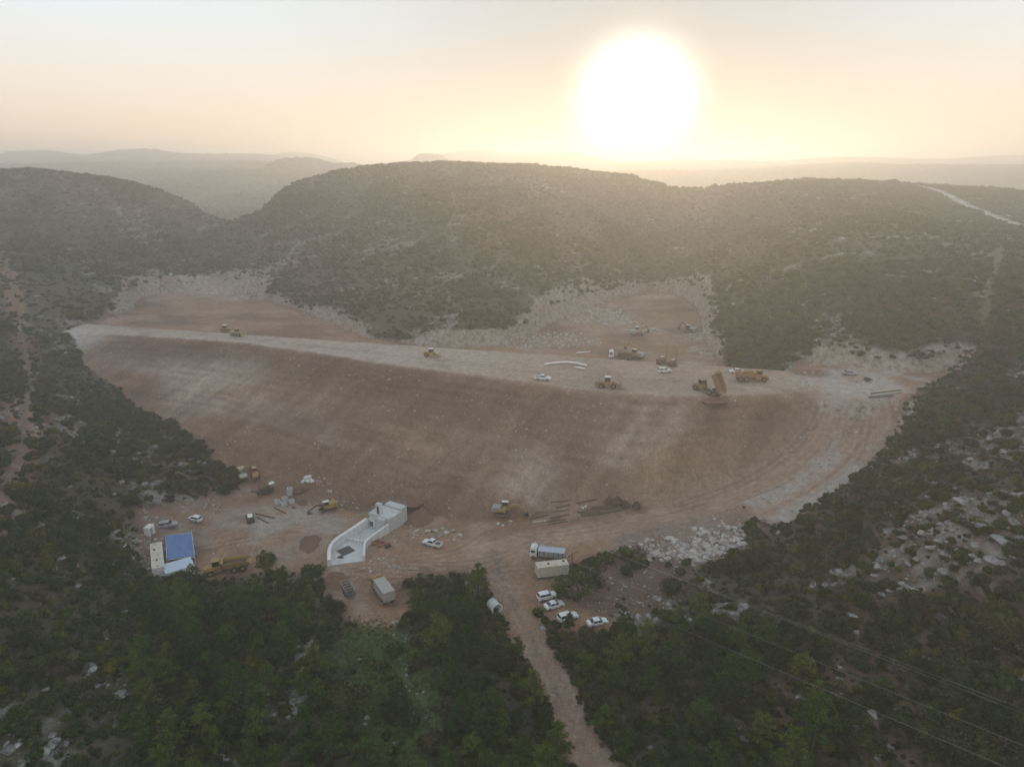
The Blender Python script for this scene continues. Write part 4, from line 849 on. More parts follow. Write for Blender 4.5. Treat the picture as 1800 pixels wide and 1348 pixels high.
class G:
    def __init__(s): s.v, s.f = [], []
    def add(s, v, f): o = len(s.v); s.v.extend([tuple(p) for p in v]); s.f.extend([tuple(i+o for i in q) for q in f]); return s
    def box(s, c, d, ry=0.0, rz=0.0, taper=1.0):
        v = []
        for z in (-.5, .5):
            k = taper if z > 0 else 1.0
            for x, y in ((-.5, -.5), (.5, -.5), (.5, .5), (-.5, .5)):
                p = Vector((x*d[0]*k, y*d[1]*k, z*d[2]))
                if ry: p = Matrix.Rotation(ry, 3, 'Y') @ p
                if rz: p = Matrix.Rotation(rz, 3, 'Z') @ p
                v.append((p.x+c[0], p.y+c[1], p.z+c[2]))
        return s.add(v, [(3, 2, 1, 0), (4, 5, 6, 7), (0, 1, 5, 4), (1, 2, 6, 5), (2, 3, 7, 6), (3, 0, 4, 7)])
    def prism(s, prof, y0, y1):
        """side outline (x, z), counter-clockwise seen from -y, pushed from y0 to y1"""
        n = len(prof); v = [(x, y0, z) for x, z in prof]+[(x, y1, z) for x, z in prof]
        return s.add(v, [tuple(range(n)), tuple(range(2*n-1, n-1, -1))]+[(i, i+n, (i+1) % n+n, (i+1) % n) for i in range(n)])
    def loft(s, secs):
        n = len(secs[0]); v = [p for q in secs for p in q]; f = [tuple(range(n))[::-1], tuple(range((len(secs)-1)*n, len(secs)*n))]
        for i in range(len(secs)-1):
            for j in range(n): a = i*n+j; b = i*n+(j+1) % n; f.append((a, b, b+n, a+n))
        return s.add(v, f)
    def cyl(s, a, b, r, n=14, r2=None):
        v, f = [], []; tube(v, f, [a, b], [r, r if r2 is None else r2], n); return s.add(v, f)
    def bar(s, pts_, r, n=5):
        v, f = [], []; tube(v, f, pts_, [r]*len(pts_), n); return s.add(v, f)
    def ring(s, a, b, r, ri, n=20):
        a, b = np.array(a, float), np.array(b, float); d = b-a; d /= np.linalg.norm(d); e = np.cross(d, (0, 0, 1) if abs(d[2]) < .9 else (1, 0, 0)); e /= np.linalg.norm(e); g = np.cross(d, e); v = []
        for c_, q in ((a, r), (b, r), (b, ri), (a, ri)):
            for j in range(n): t = 2*math.pi*j/n; v.append(c_+(e*math.cos(t)+g*math.sin(t))*q)
        return s.add(v, [(k*n+j, k*n+(j+1) % n, ((k+1) % 4)*n+(j+1) % n, ((k+1) % 4)*n+j) for k in range(4) for j in range(n)])
    def mesh(s, name, mat, smooth=False): return mesh_from(name, s.v, s.f, mat, smooth)
    def build(s, name, mat, parent=None, smooth=False):
        o = bpy.data.objects.new(name, s.mesh(name, mat, smooth)); COL.objects.link(o); o.parent = parent; return o
def thing(name, loc, rz, label, cat, group=None): return props(empty(name, loc, rz), label, cat, group)
def heading(pxa, pxb):
    """base point and heading from where the tail and the nose stand in the photograph"""
    a, b = spot(*pxa), spot(*pxb); m = (a+b)/2; return Vector((m.x, m.y, ground(m.x, m.y))), math.atan2(b.y-a.y, b.x-a.x)
def wheel(t, x, y, r, w, rimmat=STEEL, hub=.55):
    sgn = 1 if y > 0 else -1
    o = G().cyl((0, -w/2, 0), (0, w/2, 0), r, 18).build('wheel', RUBBER, t, False); o.location = (x, y, r)
    G().cyl((0, sgn*w*.40, 0), (0, sgn*(w*.5+.02), 0), r*hub, 12, r*hub*.8).build('rim', rimmat, o)
    return o
# ---- cars
def car(name, kind, loc, rz, label, paintmat=WHITE, group=None, roof=None):
    t = thing(name, loc, rz, label, 'pickup' if kind == 'pickup' else 'car', group)
    L_, Wd_, r_ = {'sedan': (4.5, .88, .32), 'hatch': (4.0, .85, .31), 'suv': (4.5, .92, .36), 'pickup': (5.2, .92, .37)}[kind]; h = L_/2
    hood, belt, low = {'sedan': (.86, .93, .24), 'hatch': (.90, .96, .24), 'suv': (1.05, 1.10, .32), 'pickup': (1.08, 1.14, .36)}[kind]
    top = {'sedan': 1.43, 'hatch': 1.48, 'suv': 1.72, 'pickup': 1.76}[kind]
    def sec(x, zl, zt, w): return [(x, -w*.94, zl), (x, -w, zl+.22), (x, -w, zt-.16), (x, -w*.93, zt), (x, w*.93, zt), (x, w, zt-.16), (x, w, zl+.22), (x, w*.94, zl)]
    rear_t = {'sedan': belt, 'hatch': belt, 'suv': belt, 'pickup': belt-.08}[kind]
    st = [(-h, low+.12, rear_t-.16, .82), (-h+.12, low, rear_t-.03, .95), (-h+.7, low, rear_t, 1.0), (-.3*h, low, belt, 1.0), (.28*h, low, belt, 1.0), (.40*h, low, hood+.02, .99), (.75*h, low, hood-.06, .96), (h-.14, low, hood-.20, .90), (h, low+.12, hood-.34, .74)]
    body = G()
    if kind == 'pickup':
        body.loft([sec(x, a, b, Wd_*k) for x, a, b, k in st if x > -.32*h])
        body.box((-.66*h, 0, .62), (.70*h, 1.78, .30)); bx = .69*h
        for y in (-.86, .86): body.box((-.66*h, y, .86), (bx, .11, .58))
        body.box((-h+.06, 0, .86), (.10, 1.78, .58)); body.box((-.325*h, 0, .92), (.08, 1.74, .66))
    else: body.loft([sec(x, a, b, Wd_*k) for x, a, b, k in st])
    cab = {'sedan': (-.70*h, -.42*h, .16*h, .42*h), 'hatch': (-.94*h, -.80*h, .16*h, .44*h), 'suv': (-.95*h, -.86*h, .14*h, .40*h), 'pickup': (-.31*h, -.25*h, .18*h, .42*h)}[kind]
    wb, wt = Wd_*.93, Wd_*.76; b0, t0, t1, b1 = cab
    body.loft([[(b0, -wb, belt-.04), (b1, -wb, hood-.03), (b1, wb, hood-.03), (b0, wb, belt-.04)], [(t0, -wt, top-.05), (t1, -wt, top-.05), (t1, wt, top-.05), (t0, wt, top-.05)], [(t0+.08, -wt*.9, top), (t1-.08, -wt*.9, top), (t1-.08, wt*.9, top), (t0+.08, wt*.9, top)]])
    body.build('body', paintmat, t)
    if roof:
        G().box(((t0+t1)/2, 0, top+.012), ((t1-t0)*.9, wt*1.75, .03)).build('roof', roof, t)
    def pane(nm, q, off):
        q = [np.array(p, float) for p in q]; c_ = sum(q)/4; n = np.cross(q[1]-q[0], q[3]-q[0]); n /= np.linalg.norm(n); q = [c_+(p-c_)*np.array([.9, .9, .80])+n*.018 for p in q]
        G().add([p for p in q]+[p-n*.05 for p in q], [(0, 1, 2, 3), (0, 4, 5, 1), (1, 5, 6, 2), (2, 6, 7, 3), (3, 7, 4, 0)]).build(nm, GLASS, t)
    zt = top-.05; zb = belt-.02
    pane('windscreen', [(b1, -wb, zb), (b1, wb, zb), (t1, wt, zt), (t1, -wt, zt)], 0); pane('rear_window', [(b0, wb, zb), (b0, -wb, zb), (t0, -wt, zt), (t0, wt, zt)], 0)
    m_b, m_t = b0*.45+b1*.55, t0*.4+t1*.6
    for s in (-1, 1):
        for (xa, xb, xc, xd) in ((b0+.12, m_b, m_t-.04, t0), (m_b, b1-.15, t1, m_t)) if kind != 'pickup' else ((b0+.06, b1-.15, t1, t0+.02),):
            q = [(xa, s*wb, zb), (xb, s*wb, zb), (xc, s*wt, zt), (xd, s*wt, zt)]; pane('side_window', q if s < 0 else q[::-1], 0)
        G().box((h-.10, s*Wd_*.60, hood-.32), (.16, .32, .14)).build('headlight', LAMPW, t); G().box((-h+.04, s*Wd_*.74, rear_t-.26), (.12, .18, .22)).build('tail_light', LAMPR, t)
        G().box((b1-.05, s*(Wd_+.06), belt+.04), (.14, .16, .13)).build('mirror', paintmat, t)
        for x in (.60*h, -.60*h): wheel(t, x, s*(Wd_-.09), r_, .21)
    if kind == 'pickup': G().box((-.66*h, 0, .80), (.66*h, 1.58, .06)).build('bed_liner', RUST if paintmat is WHITE else DARK, t)
    G().box((h-.02, 0, low+.24), (.10, 1.2, .18)).build('grille', DARK, t)
    return t
# ---- heavy machines (nose towards +x)
def cab_box(t, c, d, mat, roofmat=None, post=.09):
    """glazed cab: dark glass block, corner posts, floor skirt and roof"""
    x, y, z = c; a, b, h = d; k = G()
    for sx_ in (-1, 1):
        for sy_ in (-1, 1): k.box((x+sx_*(a-post)/2, y+sy_*(b-post)/2, z+h/2), (post, post, h))
    k.box((x, y, z+h*.17), (a, b, h*.34)); o = k.build('cab', mat, t)
    G().box((x, y, z+h*.64), (a*.93, b*.93, h*.62)).build('glass', GLASS, o); G().box((x, y, z+h+.06), (a*1.1, b*1.08, .14)).build('cab_roof', roofmat or mat, o); return o
def dump_truck(loc, rz, label, mat=YEL, tip=0.0, load=True):
    t = thing('dump_truck', loc, rz, label, 'dump truck', None)
    G().prism([(1.2, .75), (5.1, .75), (5.2, 1.35), (4.9, 1.9), (3.6, 2.15), (1.2, 2.15)], -1.0, 1.0).build('hood', mat, t)
    g = G()
    for s in (-1, 1): g.prism([(2.6, 1.75), (4.6, 1.55), (4.6, 1.7), (2.6, 1.95)], s*1.45-.3*s if s > 0 else -1.45, s*1.45 if s > 0 else -1.15)
    g.build('fender', mat, t); G().box((5.18, 0, 1.05), (.14, 1.7, .5)).build('grille', DARK, t)
    cab_box(t, (2.35, 0, 1.7), (1.6, 1.7, 1.75), mat, mat)
    G().box((-1.2, 0, .95), (6.6, .9, .45)).box((.7, 0, 1.0), (.9, 1.3, .7)).build('chassis', DARK, t)
    bed = empty('dump_body', (-4.6, 0, 1.35)); bed.parent = t; bed.rotation_euler = (0, -tip, 0)
    # hopper: floor and flared sides, open at the tail, parts hang from the bed pivot
    fl = [(-.3, .35), (5.1, 0)]
    G().prism([(-.5, .45), (.9, 0), (5.4, 0), (5.4, .14), (.9, .14), (-.5, .6)], -1.25, 1.25).build('floor_plate', mat, bed)
    for s in (-1, 1):
        v = [(-.5, s*1.25, .5), (.9, s*1.25, .05), (5.4, s*1.25, .05), (5.4, s*1.5, 1.5), (.2, s*1.5, 1.35)]; w = [(a, b-s*.1, c_) for a, b, c_ in v]
        G().add(v+w, [(0, 1, 2, 3, 4), (9, 8, 7, 6, 5)]+[(i, i+5, (i+1) % 5+5, (i+1) % 5) for i in range(5)]).build('side_wall', mat, bed)
    G().box((5.42, 0, .85), (.12, 3.0, 1.6)).box((5.7, 0, 1.68), (.7, 2.6, .08)).build('headboard', mat, bed)
    if load and not tip: G().loft([[(x, -1.3, .7), (x, -.6, 1.05+.1*math.sin(x*3)), (x, .6, 1.0+.12*math.cos(x*2)), (x, 1.3, .7)] for x in np.linspace(.7, 5.2, 7)]).build('soil_load', MUD, bed)
    for x in (3.7, -1.5, -3.3):
        for s in (-1, 1): wheel(t, x, s*1.12, .86, .62, mat, .5)
    for s in (-1, 1): G().box((5.12, s*.75, 1.5), (.16, .3, .2)).build('headlight', LAMPW, t)
    G().cyl((1.4, -.8, 2.1), (1.4, -.8, 3.2), .08, 8).build('exhaust', DARK, t); return t
def tracks(t, L_, gauge, w, h, mat=DARK):
    for s in (-1, 1):
        n = 6; prof = [(-L_/2+h/2-h/2*math.sin(math.pi*k/n), h/2+h/2*math.cos(math.pi*k/n)) for k in range(n+1)]; prof += [(L_/2-h/2+h/2*math.sin(math.pi*k/n), h/2-h/2*math.cos(math.pi*k/n)) for k in range(n+1)]
        o = G().prism(prof, s*gauge/2-w/2, s*gauge/2+w/2).build('track', mat, t); g = G()
        for x in np.linspace(-L_/2+h*.5, L_/2-h*.5, 6): g.cyl((x, s*(gauge/2+w/2-.02), h*.42), (x, s*(gauge/2+w/2+.05), h*.42), h*.24, 8)
        g.build('roller_wheel', STEEL, o)
def excavator(loc, rz, label, swing=0.0, boom=((1.2, 1.7), (4.2, 4.6), (6.6, 2.2), (6.0, .5)), mat=YEL, boommat=None, top=GREYP, scale=1.0):
    t = thing('excavator', loc, rz, label, 'excavator'); t.scale = (scale,)*3; tracks(t, 4.2, 2.3, .6, .9)
    G().box((0, 0, .75), (2.2, 1.8, .35)).cyl((0, 0, .85), (0, 0, 1.1), .75, 16).build('undercarriage', DARK, t)
    h = empty('upper_body', (0, 0, 1.1)); h.parent = t; h.rotation_euler = (0, 0, swing)
    G().box((-.6, 0, .45), (3.3, 2.6, .7), taper=.97).build('deck', mat, h); G().prism([(-2.9, .05), (-1.9, .05), (-1.9, 1.35), (-2.5, 1.35), (-2.9, .9)], -1.3, 1.3).build('counterweight', mat if top is not GREYP else GREYP, h)
    G().box((-1.1, 0, 1.05), (1.5, 2.4, .55), taper=.93).build('engine_cover', top, h); cab_box(h, (.55, .82, .75), (1.6, .95, 1.55), mat, WHITE)
    bm = boommat or mat
    def arm(p, q, w, nm, mid=None):
        pts_ = [p]+([mid] if mid else [])+[q]; g = G(); sec = []
        for i, (x, z) in enumerate(pts_):
            k = w*(1.0 if 0 < i < len(pts_)-1 else .62); d = np.array(pts_[min(i+1, len(pts_)-1)])-np.array(pts_[max(i-1, 0)]); d = d/np.linalg.norm(d); n = np.array([-d[1], d[0]])
            a, b = np.array((x, z))+n*k, np.array((x, z))-n*k; sec.append([(a[0], -.45, a[1]), (a[0], -.05, a[1]), (b[0], -.05, b[1]), (b[0], -.45, b[1])])
        g.loft(sec); return g.build(nm, bm, h)
    (a, b, c_, d) = boom; m = ((a[0]+b[0])/2-.15*(b[1]-a[1])+0, (a[1]+b[1])/2+.18*(b[0]-a[0])); z0 = -1.1+.0
    sh = lambda p: (p[0], p[1]-1.1)
    arm(sh(a), sh(b), .34, 'boom', sh(m)); arm(sh(b), sh(c_), .26, 'stick')
    G().cyl((a[0]+.3, -.25, a[1]-1.5), (m[0], -.25, m[1]-1.45), .09, 8).cyl((m[0], -.25, m[1]-.75), (b[0]+.1, -.25, b[1]-.75), .08, 8).build('hydraulic_ram', STEEL, h)
    bx, bz = sh(c_); dx, dz = d[0]-c_[0], d[1]-c_[1]
    pr = [(bx, bz), (bx+.35, bz-.25), (bx+.45, bz-.9), (bx+.05, bz-1.25), (bx-.55, bz-1.1), (bx-.75, bz-.75), (bx-.35, bz-.75), (bx-.1, bz-.45)]
    G().prism(pr[::-1], -.75, .35).build('bucket', DARK, h); return t
def wheel_loader(loc, rz, label, mat=YEL, roofmat=WHITE, lift=0.0, scale=1.0):
    t = thing('wheel_loader', loc, rz, label, 'loader'); t.scale = (scale,)*3
    G().prism([(-4.0, .9), (-.6, .7), (-.6, 2.0), (-3.6, 2.05), (-4.0, 1.6)], -1.05, 1.05).build('engine_housing', mat, t); G().box((.9, 0, 1.1), (2.3, 1.2, .8)).build('front_frame', mat, t)
    cab_box(t, (-.2, 0, 1.7), (1.6, 1.5, 1.65), mat, roofmat); g = G()
    for s in (-1, 1): g.prism([(.9, 1.9), (1.4, 2.0), (3.5, .75+lift), (3.4, .45+lift), (1.2, 1.4)], s*.62-.12, s*.62+.12)
    g.build('lift_arm', mat, t)
    pr = [(3.3, .25+lift), (4.9, .1+lift), (4.9, .2+lift), (3.6, .5+lift), (3.45, 1.1+lift), (3.9, 1.75+lift), (3.8, 1.85+lift), (3.25, 1.2+lift)]
    G().prism(pr, -1.55, 1.55).build('bucket', RUST if mat is ORANGE else mat, t)
    for x in (1.55, -2.0):
        for s in (-1, 1): wheel(t, x, s*1.08, .80, .58, mat, .5)
    G().cyl((-2.6, .5, 2.0), (-2.6, .5, 2.7), .07, 8).build('exhaust', DARK, t); return t
def roller(loc, rz, label, mat=YEL, roofmat=WHITE, cab=True, scale=1.0):
    t = thing('soil_roller', loc, rz, label, 'roller'); t.scale = (scale,)*3
    d = G().cyl((1.75, -1.05, .78), (1.75, 1.05, .78), .78, 24).build('drum', STEEL, t); g = G()
    for s in (-1, 1): g.box((1.5, s*1.16, .85), (2.3, .14, .42))
    g.box((2.75, 0, .85), (.16, 2.45, .40)).box((.45, 0, .95), (.25, 2.3, .5)).build('drum_frame', mat, t)
    G().prism([(-2.9, .8), (-.9, .8), (-.9, 1.75), (-2.6, 1.6), (-2.9, 1.35)], -.85, .85).build('engine_hood', mat, t)
    if cab: cab_box(t, (-.3, 0, 1.05), (1.4, 1.5, 1.75), mat, roofmat)
    else:
        g = G()
        for a in (-.85, .35):
            for s in (-.75, .75): g.box((a, s, 1.95), (.10, .10, 1.7))
        g.build('canopy_post', mat, t); G().box((-.25, 0, 2.86), (1.6, 1.85, .14)).build('canopy_roof', roofmat, t); G().box((-.3, 0, 1.05), (1.3, 1.4, .3)).box((-.5, 0, 1.45), (.5, .55, .6)).build('operator_seat', GREYP, t)
    for s in (-1, 1): wheel(t, -1.75, s*.92, .74, .5, mat, .5)
    return t
def bulldozer(loc, rz, label, mat=YEL, scale=1.0):
    t = thing('bulldozer', loc, rz, label, 'bulldozer'); t.scale = (scale,)*3; tracks(t, 3.9, 2.1, .62, 1.15)
    G().prism([(.2, .8), (2.2, .8), (2.2, 1.75), (.2, 1.95)], -.7, .7).build('engine_hood', mat, t); cab_box(t, (-.7, 0, 1.2), (1.7, 1.6, 1.75), mat, WHITE); G().box((-1.6, 0, 1.35), (.9, 1.7, .6)).build('fuel_tank', mat, t)
    v = [(2.75+.25*math.cos(a), a_) for a, a_ in zip(np.linspace(-1.3, 1.3, 6), np.linspace(.1, 1.4, 6))]; G().prism([(x+.12, z) for x, z in v][::1]+[(x, z) for x, z in v][::-1], -1.8, 1.8).build('blade', mat, t)
    g = G()
    for s in (-1, 1): g.box((1.4, s*1.5, .5), (2.8, .18, .25))
    g.build('push_arm', mat, t); G().box((-2.5, 0, .8), (1.0, .25, .9), .4).box((-2.2, 0, 1.1), (.5, 1.2, .25)).build('ripper', DARK, t); return t
def truck(loc, rz, label, cabmat=WHITE, body='tank'):
    t = thing('truck', loc, rz, label, 'truck')
    G().prism([(2.3, .7), (4.0, .7), (4.05, 1.6), (3.85, 2.75), (3.6, 2.9), (2.35, 2.9), (2.3, 2.6)], -1.2, 1.2).build('cab', cabmat, t); G().box((3.97, 0, 2.12), (.14, 2.1, .75), -.17).build('windscreen', GLASS, t)
    for s in (-1, 1): G().box((3.15, s*1.19, 2.1), (.95, .06, .62)).build('side_window', GLASS, t); G().box((4.02, s*.9, .95), (.1, .35, .22)).build('headlight', LAMPW, t); G().box((3.9, s*1.38, 2.2), (.1, .2, .45)).build('mirror', DARK, t)
    G().prism([(2.6, 2.9), (3.7, 2.9), (2.7, 3.3)], -1.0, 1.0).build('wind_deflector', cabmat, t); G().box((-.6, 0, .85), (7.2, .9, .3)).build('chassis', DARK, t)
    if body == 'tank':
        G().box((-1.2, 0, 1.7), (6.2, 2.35, 1.45)).build('cargo_box', GREYP, t); G().loft([[(x, -1.28, 2.44), (x, 0, 2.62), (x, 1.28, 2.44), (x, 1.2, 2.40), (x, -1.2, 2.40)] for x in (-4.4, 2.0)]).build('box_cover', TANKTOP, t)
        g = G()
        for x in np.linspace(-4, 1.6, 6):
            for s in (-1, 1): g.box((x, s*1.2, 1.7), (.12, .1, 1.4))
        g.build('side_rib', DARK, t)
    elif body == 'box':
        G().box((-1.2, 0, 2.1), (6.0, 2.5, 2.3)).build('cargo_box', BOXGREY, t); G().box((-1.2, 0, 3.27), (6.1, 2.6, .08)).build('box_roof', BOXGREY, t)
        g = G()
        for s in (-.35, .35): g.bar([(-4.35, s+.3, .2), (-4.25, s+.3, 1.6)], .05)
        for z in (.5, .9, 1.3): g.bar([(-4.32, -.05, z), (-4.32, .65, z)], .04)
        g.build('ladder', PALEY, t)
    else:
        G().box((-1.3, 0, 1.15), (6.0, 2.4, .18)).build('flatbed', DARK, t); G().box((-1.6, .1, 1.75), (4.8, 1.6, 1.0)).build('load', MUD, t)
    for x in (3.0, -2.2, -3.4):
        for s in (-1, 1): wheel(t, x, s*1.0, .5, .4, STEEL, .5)
    return t
def container(loc, rz, L_, label, mat, roofmat, vents=0, group=None, wid=2.44, hh=2.6):
    t = thing('container', loc, rz, label, 'container', group); n = int(L_/.3); prof = []
    for s in (-1, 1):
        v, f = [], []
        for i in range(n+1):
            x = -L_/2+.1+(L_-.2)*i/n; y = s*(wid/2-(.0 if i % 2 else .05)); v += [(x, y, .15), (x, y, hh-.1)]
        for i in range(n): f.append((2*i, 2*i+2, 2*i+3, 2*i+1))
        v2 = [(a, b-s*.06, c_) for a, b, c_ in v]; o = len(v); f += [tuple(k+o for k in q[::-1]) for q in f]
        G().add(v+v2, f).build('side_wall', mat, t)
    G().box((-L_/2+.06, 0, hh/2), (.06, wid-.1, hh-.2)).build('end_wall', mat, t)
    for s in (-1, 1):
        d = G().box((L_/2-.05, s*wid*.245, hh/2), (.06, wid*.47, hh-.25)).build('door', mat, t); G().bar([(L_/2+.02, s*.3, .3), (L_/2+.02, s*.3, hh-.3)], .03).build('lock_rod', STEEL, d)
    g = G()
    for a in (-1, 1):
        for s in (-1, 1): g.box((a*(L_/2-.06), s*(wid/2-.06), hh/2), (.14, .14, hh))
    for s in (-1, 1): g.box((0, s*(wid/2-.03), hh-.05), (L_-.28, .10, .12)).box((0, s*(wid/2-.03), .1), (L_-.28, .10, .16))
    g.build('corner_frame', mat, t); G().box((0, 0, hh-.02), (L_-.1, wid-.2, .06)).build('roof', roofmat, t); G().box((0, 0, .1), (L_-.3, wid-.3, .12)).build('floor', DARK, t)
    rr_ = random.Random(int(L_*10))
    for i in range(vents): G().box((-L_/2+1+(L_-2)*i/max(1, vents-1), rr_.uniform(-.5, .5), hh+.13), (.45, .4, .22)).build('roof_vent', DARK if i % 2 else CREAM, t)
    return t
def at_g(px, py, dz=0.0): p = spot(px, py); return Vector((p.x, p.y, p.z+dz))
# ======== yard, left
p, a = heading((281, 1021), (276, 963)); container(p+Vector((0, 0, .1)), a, 12.2, 'long white container at the left edge of the yard beside the blue tarp', WHITE, CREAM, 5)
p, a = heading((294, 1013), (338, 1008)); container(p+Vector((0, 0, .1)), a, 6.1, 'short pale blue and white container below the blue tarp shelter', WHITE, PANELB, 0, None, 4.4)
lc = spot(273, 1010); 
def tarp_shelter():
    C4 = [np.array(at(a, b, z)) for a, b, z in ((291, 941, 3.2), (337, 936, 3.2), (342, 978, 2.7), (293, 984, 2.7))]; c_ = sum(C4)/4; c_[2] = ground(c_[0], c_[1]); C4 = [q-c_ for q in C4]
    t = thing('tarp_shelter', c_, 0, 'sagging blue tarpaulin stretched over a pole frame between the containers', 'shelter'); n, m_ = 18, 18; v, f = [], []
    for i in range(n+1):
        for j in range(m_+1):
            u, q = i/n, j/m_; p = (C4[0]*(1-u)+C4[1]*u)*(1-q)+(C4[3]*(1-u)+C4[2]*u)*q; U, Q = 2*u-1, 2*q-1; e = (1-U*U)*(1-Q*Q)
            v.append((p[0], p[1]+.35*math.sin(3.1*u)*(q > .9), p[2]-.6*e+.16*math.exp(-((U-Q)/.10)**2)+.12*math.exp(-((U+Q)/.10)**2)+.06*math.sin(9*U+4*Q)))
    for i in range(n):
        for j in range(m_): k = i*(m_+1)+j; f.append((k, k+1, k+m_+2, k+m_+1))
    G().add(v, f).build('tarpaulin', TARP, t, True).modifiers.new('thickness', 'SOLIDIFY').thickness = .03
    for k, q in enumerate(C4+[(C4[0]+C4[3])/2, (C4[1]+C4[2])/2]): G().cyl((q[0], q[1], -.4), (q[0], q[1], q[2]+(.9 if k == 1 else .05)), .07, 8).build('pole', BAG, t)
    for i in range(4): a, b = C4[i], C4[(i+1) % 4]; G().cyl(a, b, .06, 6).build('rail', BAG, t)
tarp_shelter()
def cabin(loc, rz):
    t = thing('site_cabin', loc, rz, 'small white cabin at the far left corner of the yard', 'cabin'); G().box((0, 0, 1.15), (2.0, 1.5, 2.2)).build('wall', WHITE, t); G().loft([[(-1.1, -.85, 2.25), (1.1, -.85, 2.25), (1.1, .85, 2.25), (-1.1, .85, 2.25)], [(-.9, -.5, 2.5), (.9, -.5, 2.5), (.9, .5, 2.5), (-.9, .5, 2.5)]]).build('roof', BAG, t); d = G().box((-.2, -.77, 1.0), (.75, .05, 1.8)).build('door', GREYP, t); G().box((.05, -.82, 1.0), (.06, .06, .16)).build('handle', STEEL, d)
cabin(spot(264, 941), math.radians(80))
p, a = heading((286, 926), (306, 928)); car('parked_car', 'suv', p, a, 'dark grey off-road car parked against the stones behind the white cabin', GREYP)
p, a = heading((355, 920), (332, 910)); car('parked_car', 'hatch', p, a, 'white hatchback parked at the upper left edge of the yard')
p, a = heading((442, 922), (438, 908)); car('parked_car', 'suv', p, a, 'off-road car with white roof and dark body standing alone in the yard', DARK, None, WHITE)
p, a = heading((440, 999), (361, 1010)); dump_truck(p, a, 'yellow articulated dump truck parked beside the containers', YEL)
p, a = heading((421, 828), (430, 848)); roller(p, a, 'pale yellow roller with open canopy at the foot of the left abutment', PALEY, PALEY, False)
p, a = heading((451, 850), (446, 824)); wheel_loader(p, a, 'orange yellow wheel loader seen from behind at the foot of the fill', ORANGE, PALEY, .5, .8)
def plant():
    p, a = heading((451, 876), (482, 862)); t = thing('screening_plant', p, a, 'dark mobile screening plant with pale top sheets beside the loader', 'machine')
    G().box((0, 0, 1.4), (4.6, 1.7, .9)).build('frame', DARK, t); G().loft([[(-.9, -.7, 1.8), (.9, -.7, 1.8), (.9, .7, 1.8), (-.9, .7, 1.8)], [(-1.5, -1.2, 3.0), (1.5, -1.2, 3.0), (1.5, 1.2, 3.0), (-1.5, 1.2, 3.0)]]).build('hopper', RUST, t)
    G().box((1.7, 0, 3.0), (2.2, 1.5, .10), -.15).build('top_sheet', BAG, t); G().box((-2.6, 0, 1.9), (3.4, .7, .22), .45).build('conveyor', DARK, t)
    for x in (-2.0, 2.0):
        for s in (-.75, .75): G().box((x, s, .6), (.16, .16, 1.3)).build('leg', GREEN, t)
    G().box((1.3, -.5, 2.3), (.8, .5, .7)).build('engine_box', ORANGE, t)
plant()
RINGM = G().ring((0, 0, 0), (0, 0, 1.15), .78, .62).mesh('concrete_ring', CONC)
for px_, py_, lab, st_ in ((510, 870, 'concrete manhole ring standing behind the others on a second ring', 1), (513, 885, 'rightmost concrete manhole ring of the front row', 0), (499, 889, 'front middle concrete manhole ring', 0), (488, 886, 'leftmost concrete manhole ring of the front row', 0), (501, 881, 'concrete manhole ring at the back of the group', 0)):
    p = spot(px_, py_); props(part('concrete_ring', RINGM, None), lab, 'concrete ring', 'concrete manhole rings').location = p
    if st_: o = part('concrete_ring', RINGM, None); props(o, 'concrete manhole ring on top of another, pale rim up', 'concrete ring', 'concrete manhole rings'); o.location = p+Vector((0, 0, 1.152))
LUMP = [mesh_from('sack', *blob(5, 9, 1.0, np.random.default_rng(i), .35, .8), BAG, True) for i in range(4)]
def heap_mesh(seed):
    rng = np.random.default_rng(seed); v = [(0, 0, 1.0)]; f = []; ph = rng.random(8)*6.28
    for i in range(1, 11):
        for j in range(26):
            r = i/10; a = 6.2832*j/26; k = 1+.14*math.sin(2*a+ph[0])+.10*math.sin(3*a+ph[1])+.06*math.sin(7*a+ph[2])
            z = math.exp(-(r*1.75)**2)*(1+.16*math.sin(3*a+r*5+ph[3]))+.10*math.exp(-((r-.45)/.2)**2)*math.sin(2*a+ph[4])+rng.normal(0, .018)-.06*r
            v.append((r*k*math.cos(a)*1.35, r*k*math.sin(a)*1.35, z))
    f = [(0, 1+j, 1+(j+1) % 26) for j in range(26)]+[(1+i*26+j, 1+(i+1)*26+j, 1+(i+1)*26+(j+1) % 26, 1+i*26+(j+1) % 26) for i in range(9) for j in range(26)]
    return mesh_from('soil_heap', v, f, REDSOIL, True)
HEAPS = [heap_mesh(i) for i in range(3)]
def lump(px_, py_, a, label, cat, mat=None, name='sack', dz=0.0, fl=1.0, group=None):
    me = (HEAPS[prng.randrange(3)] if name == 'soil_heap' else LUMP[prng.randrange(4)])
    if name == 'soil_heap': dz = -.1; a = a*1.25
    if mat: me = me.copy(); me.materials[0] = mat
    o = bpy.data.objects.new(name, me); COL.objects.link(o); p = spot(px_, py_); o.location = (p.x, p.y, p.z+dz); o.scale = (a, a*prng.uniform(.8, 1.1), a*fl); o.rotation_euler = (0, 0, prng.uniform(0, 6)); return props(o, label, cat, group)
for k, (dx, dy, dz) in enumerate(((0, 0, 0), (6, 1, 0), (-5, 2, 0), (2, 3, 0), (3, -1, .7), (-2, 0, .6), (9, 3, 0))):
    lump(540+dx, 843+dy, .75, '%s white sack in the heap under the fill slope' % ('leftmost', 'right', 'front left', 'front', 'top right', 'top left', 'rightmost')[(2, 1, 0, 3, 4, 5, 6)[k]], 'sack', None, 'sack', dz, .8, 'white sacks in a heap')
lump(532, 848, .4, 'small white sack fallen away from the heap', 'sack', None, 'sack', 0, .8)
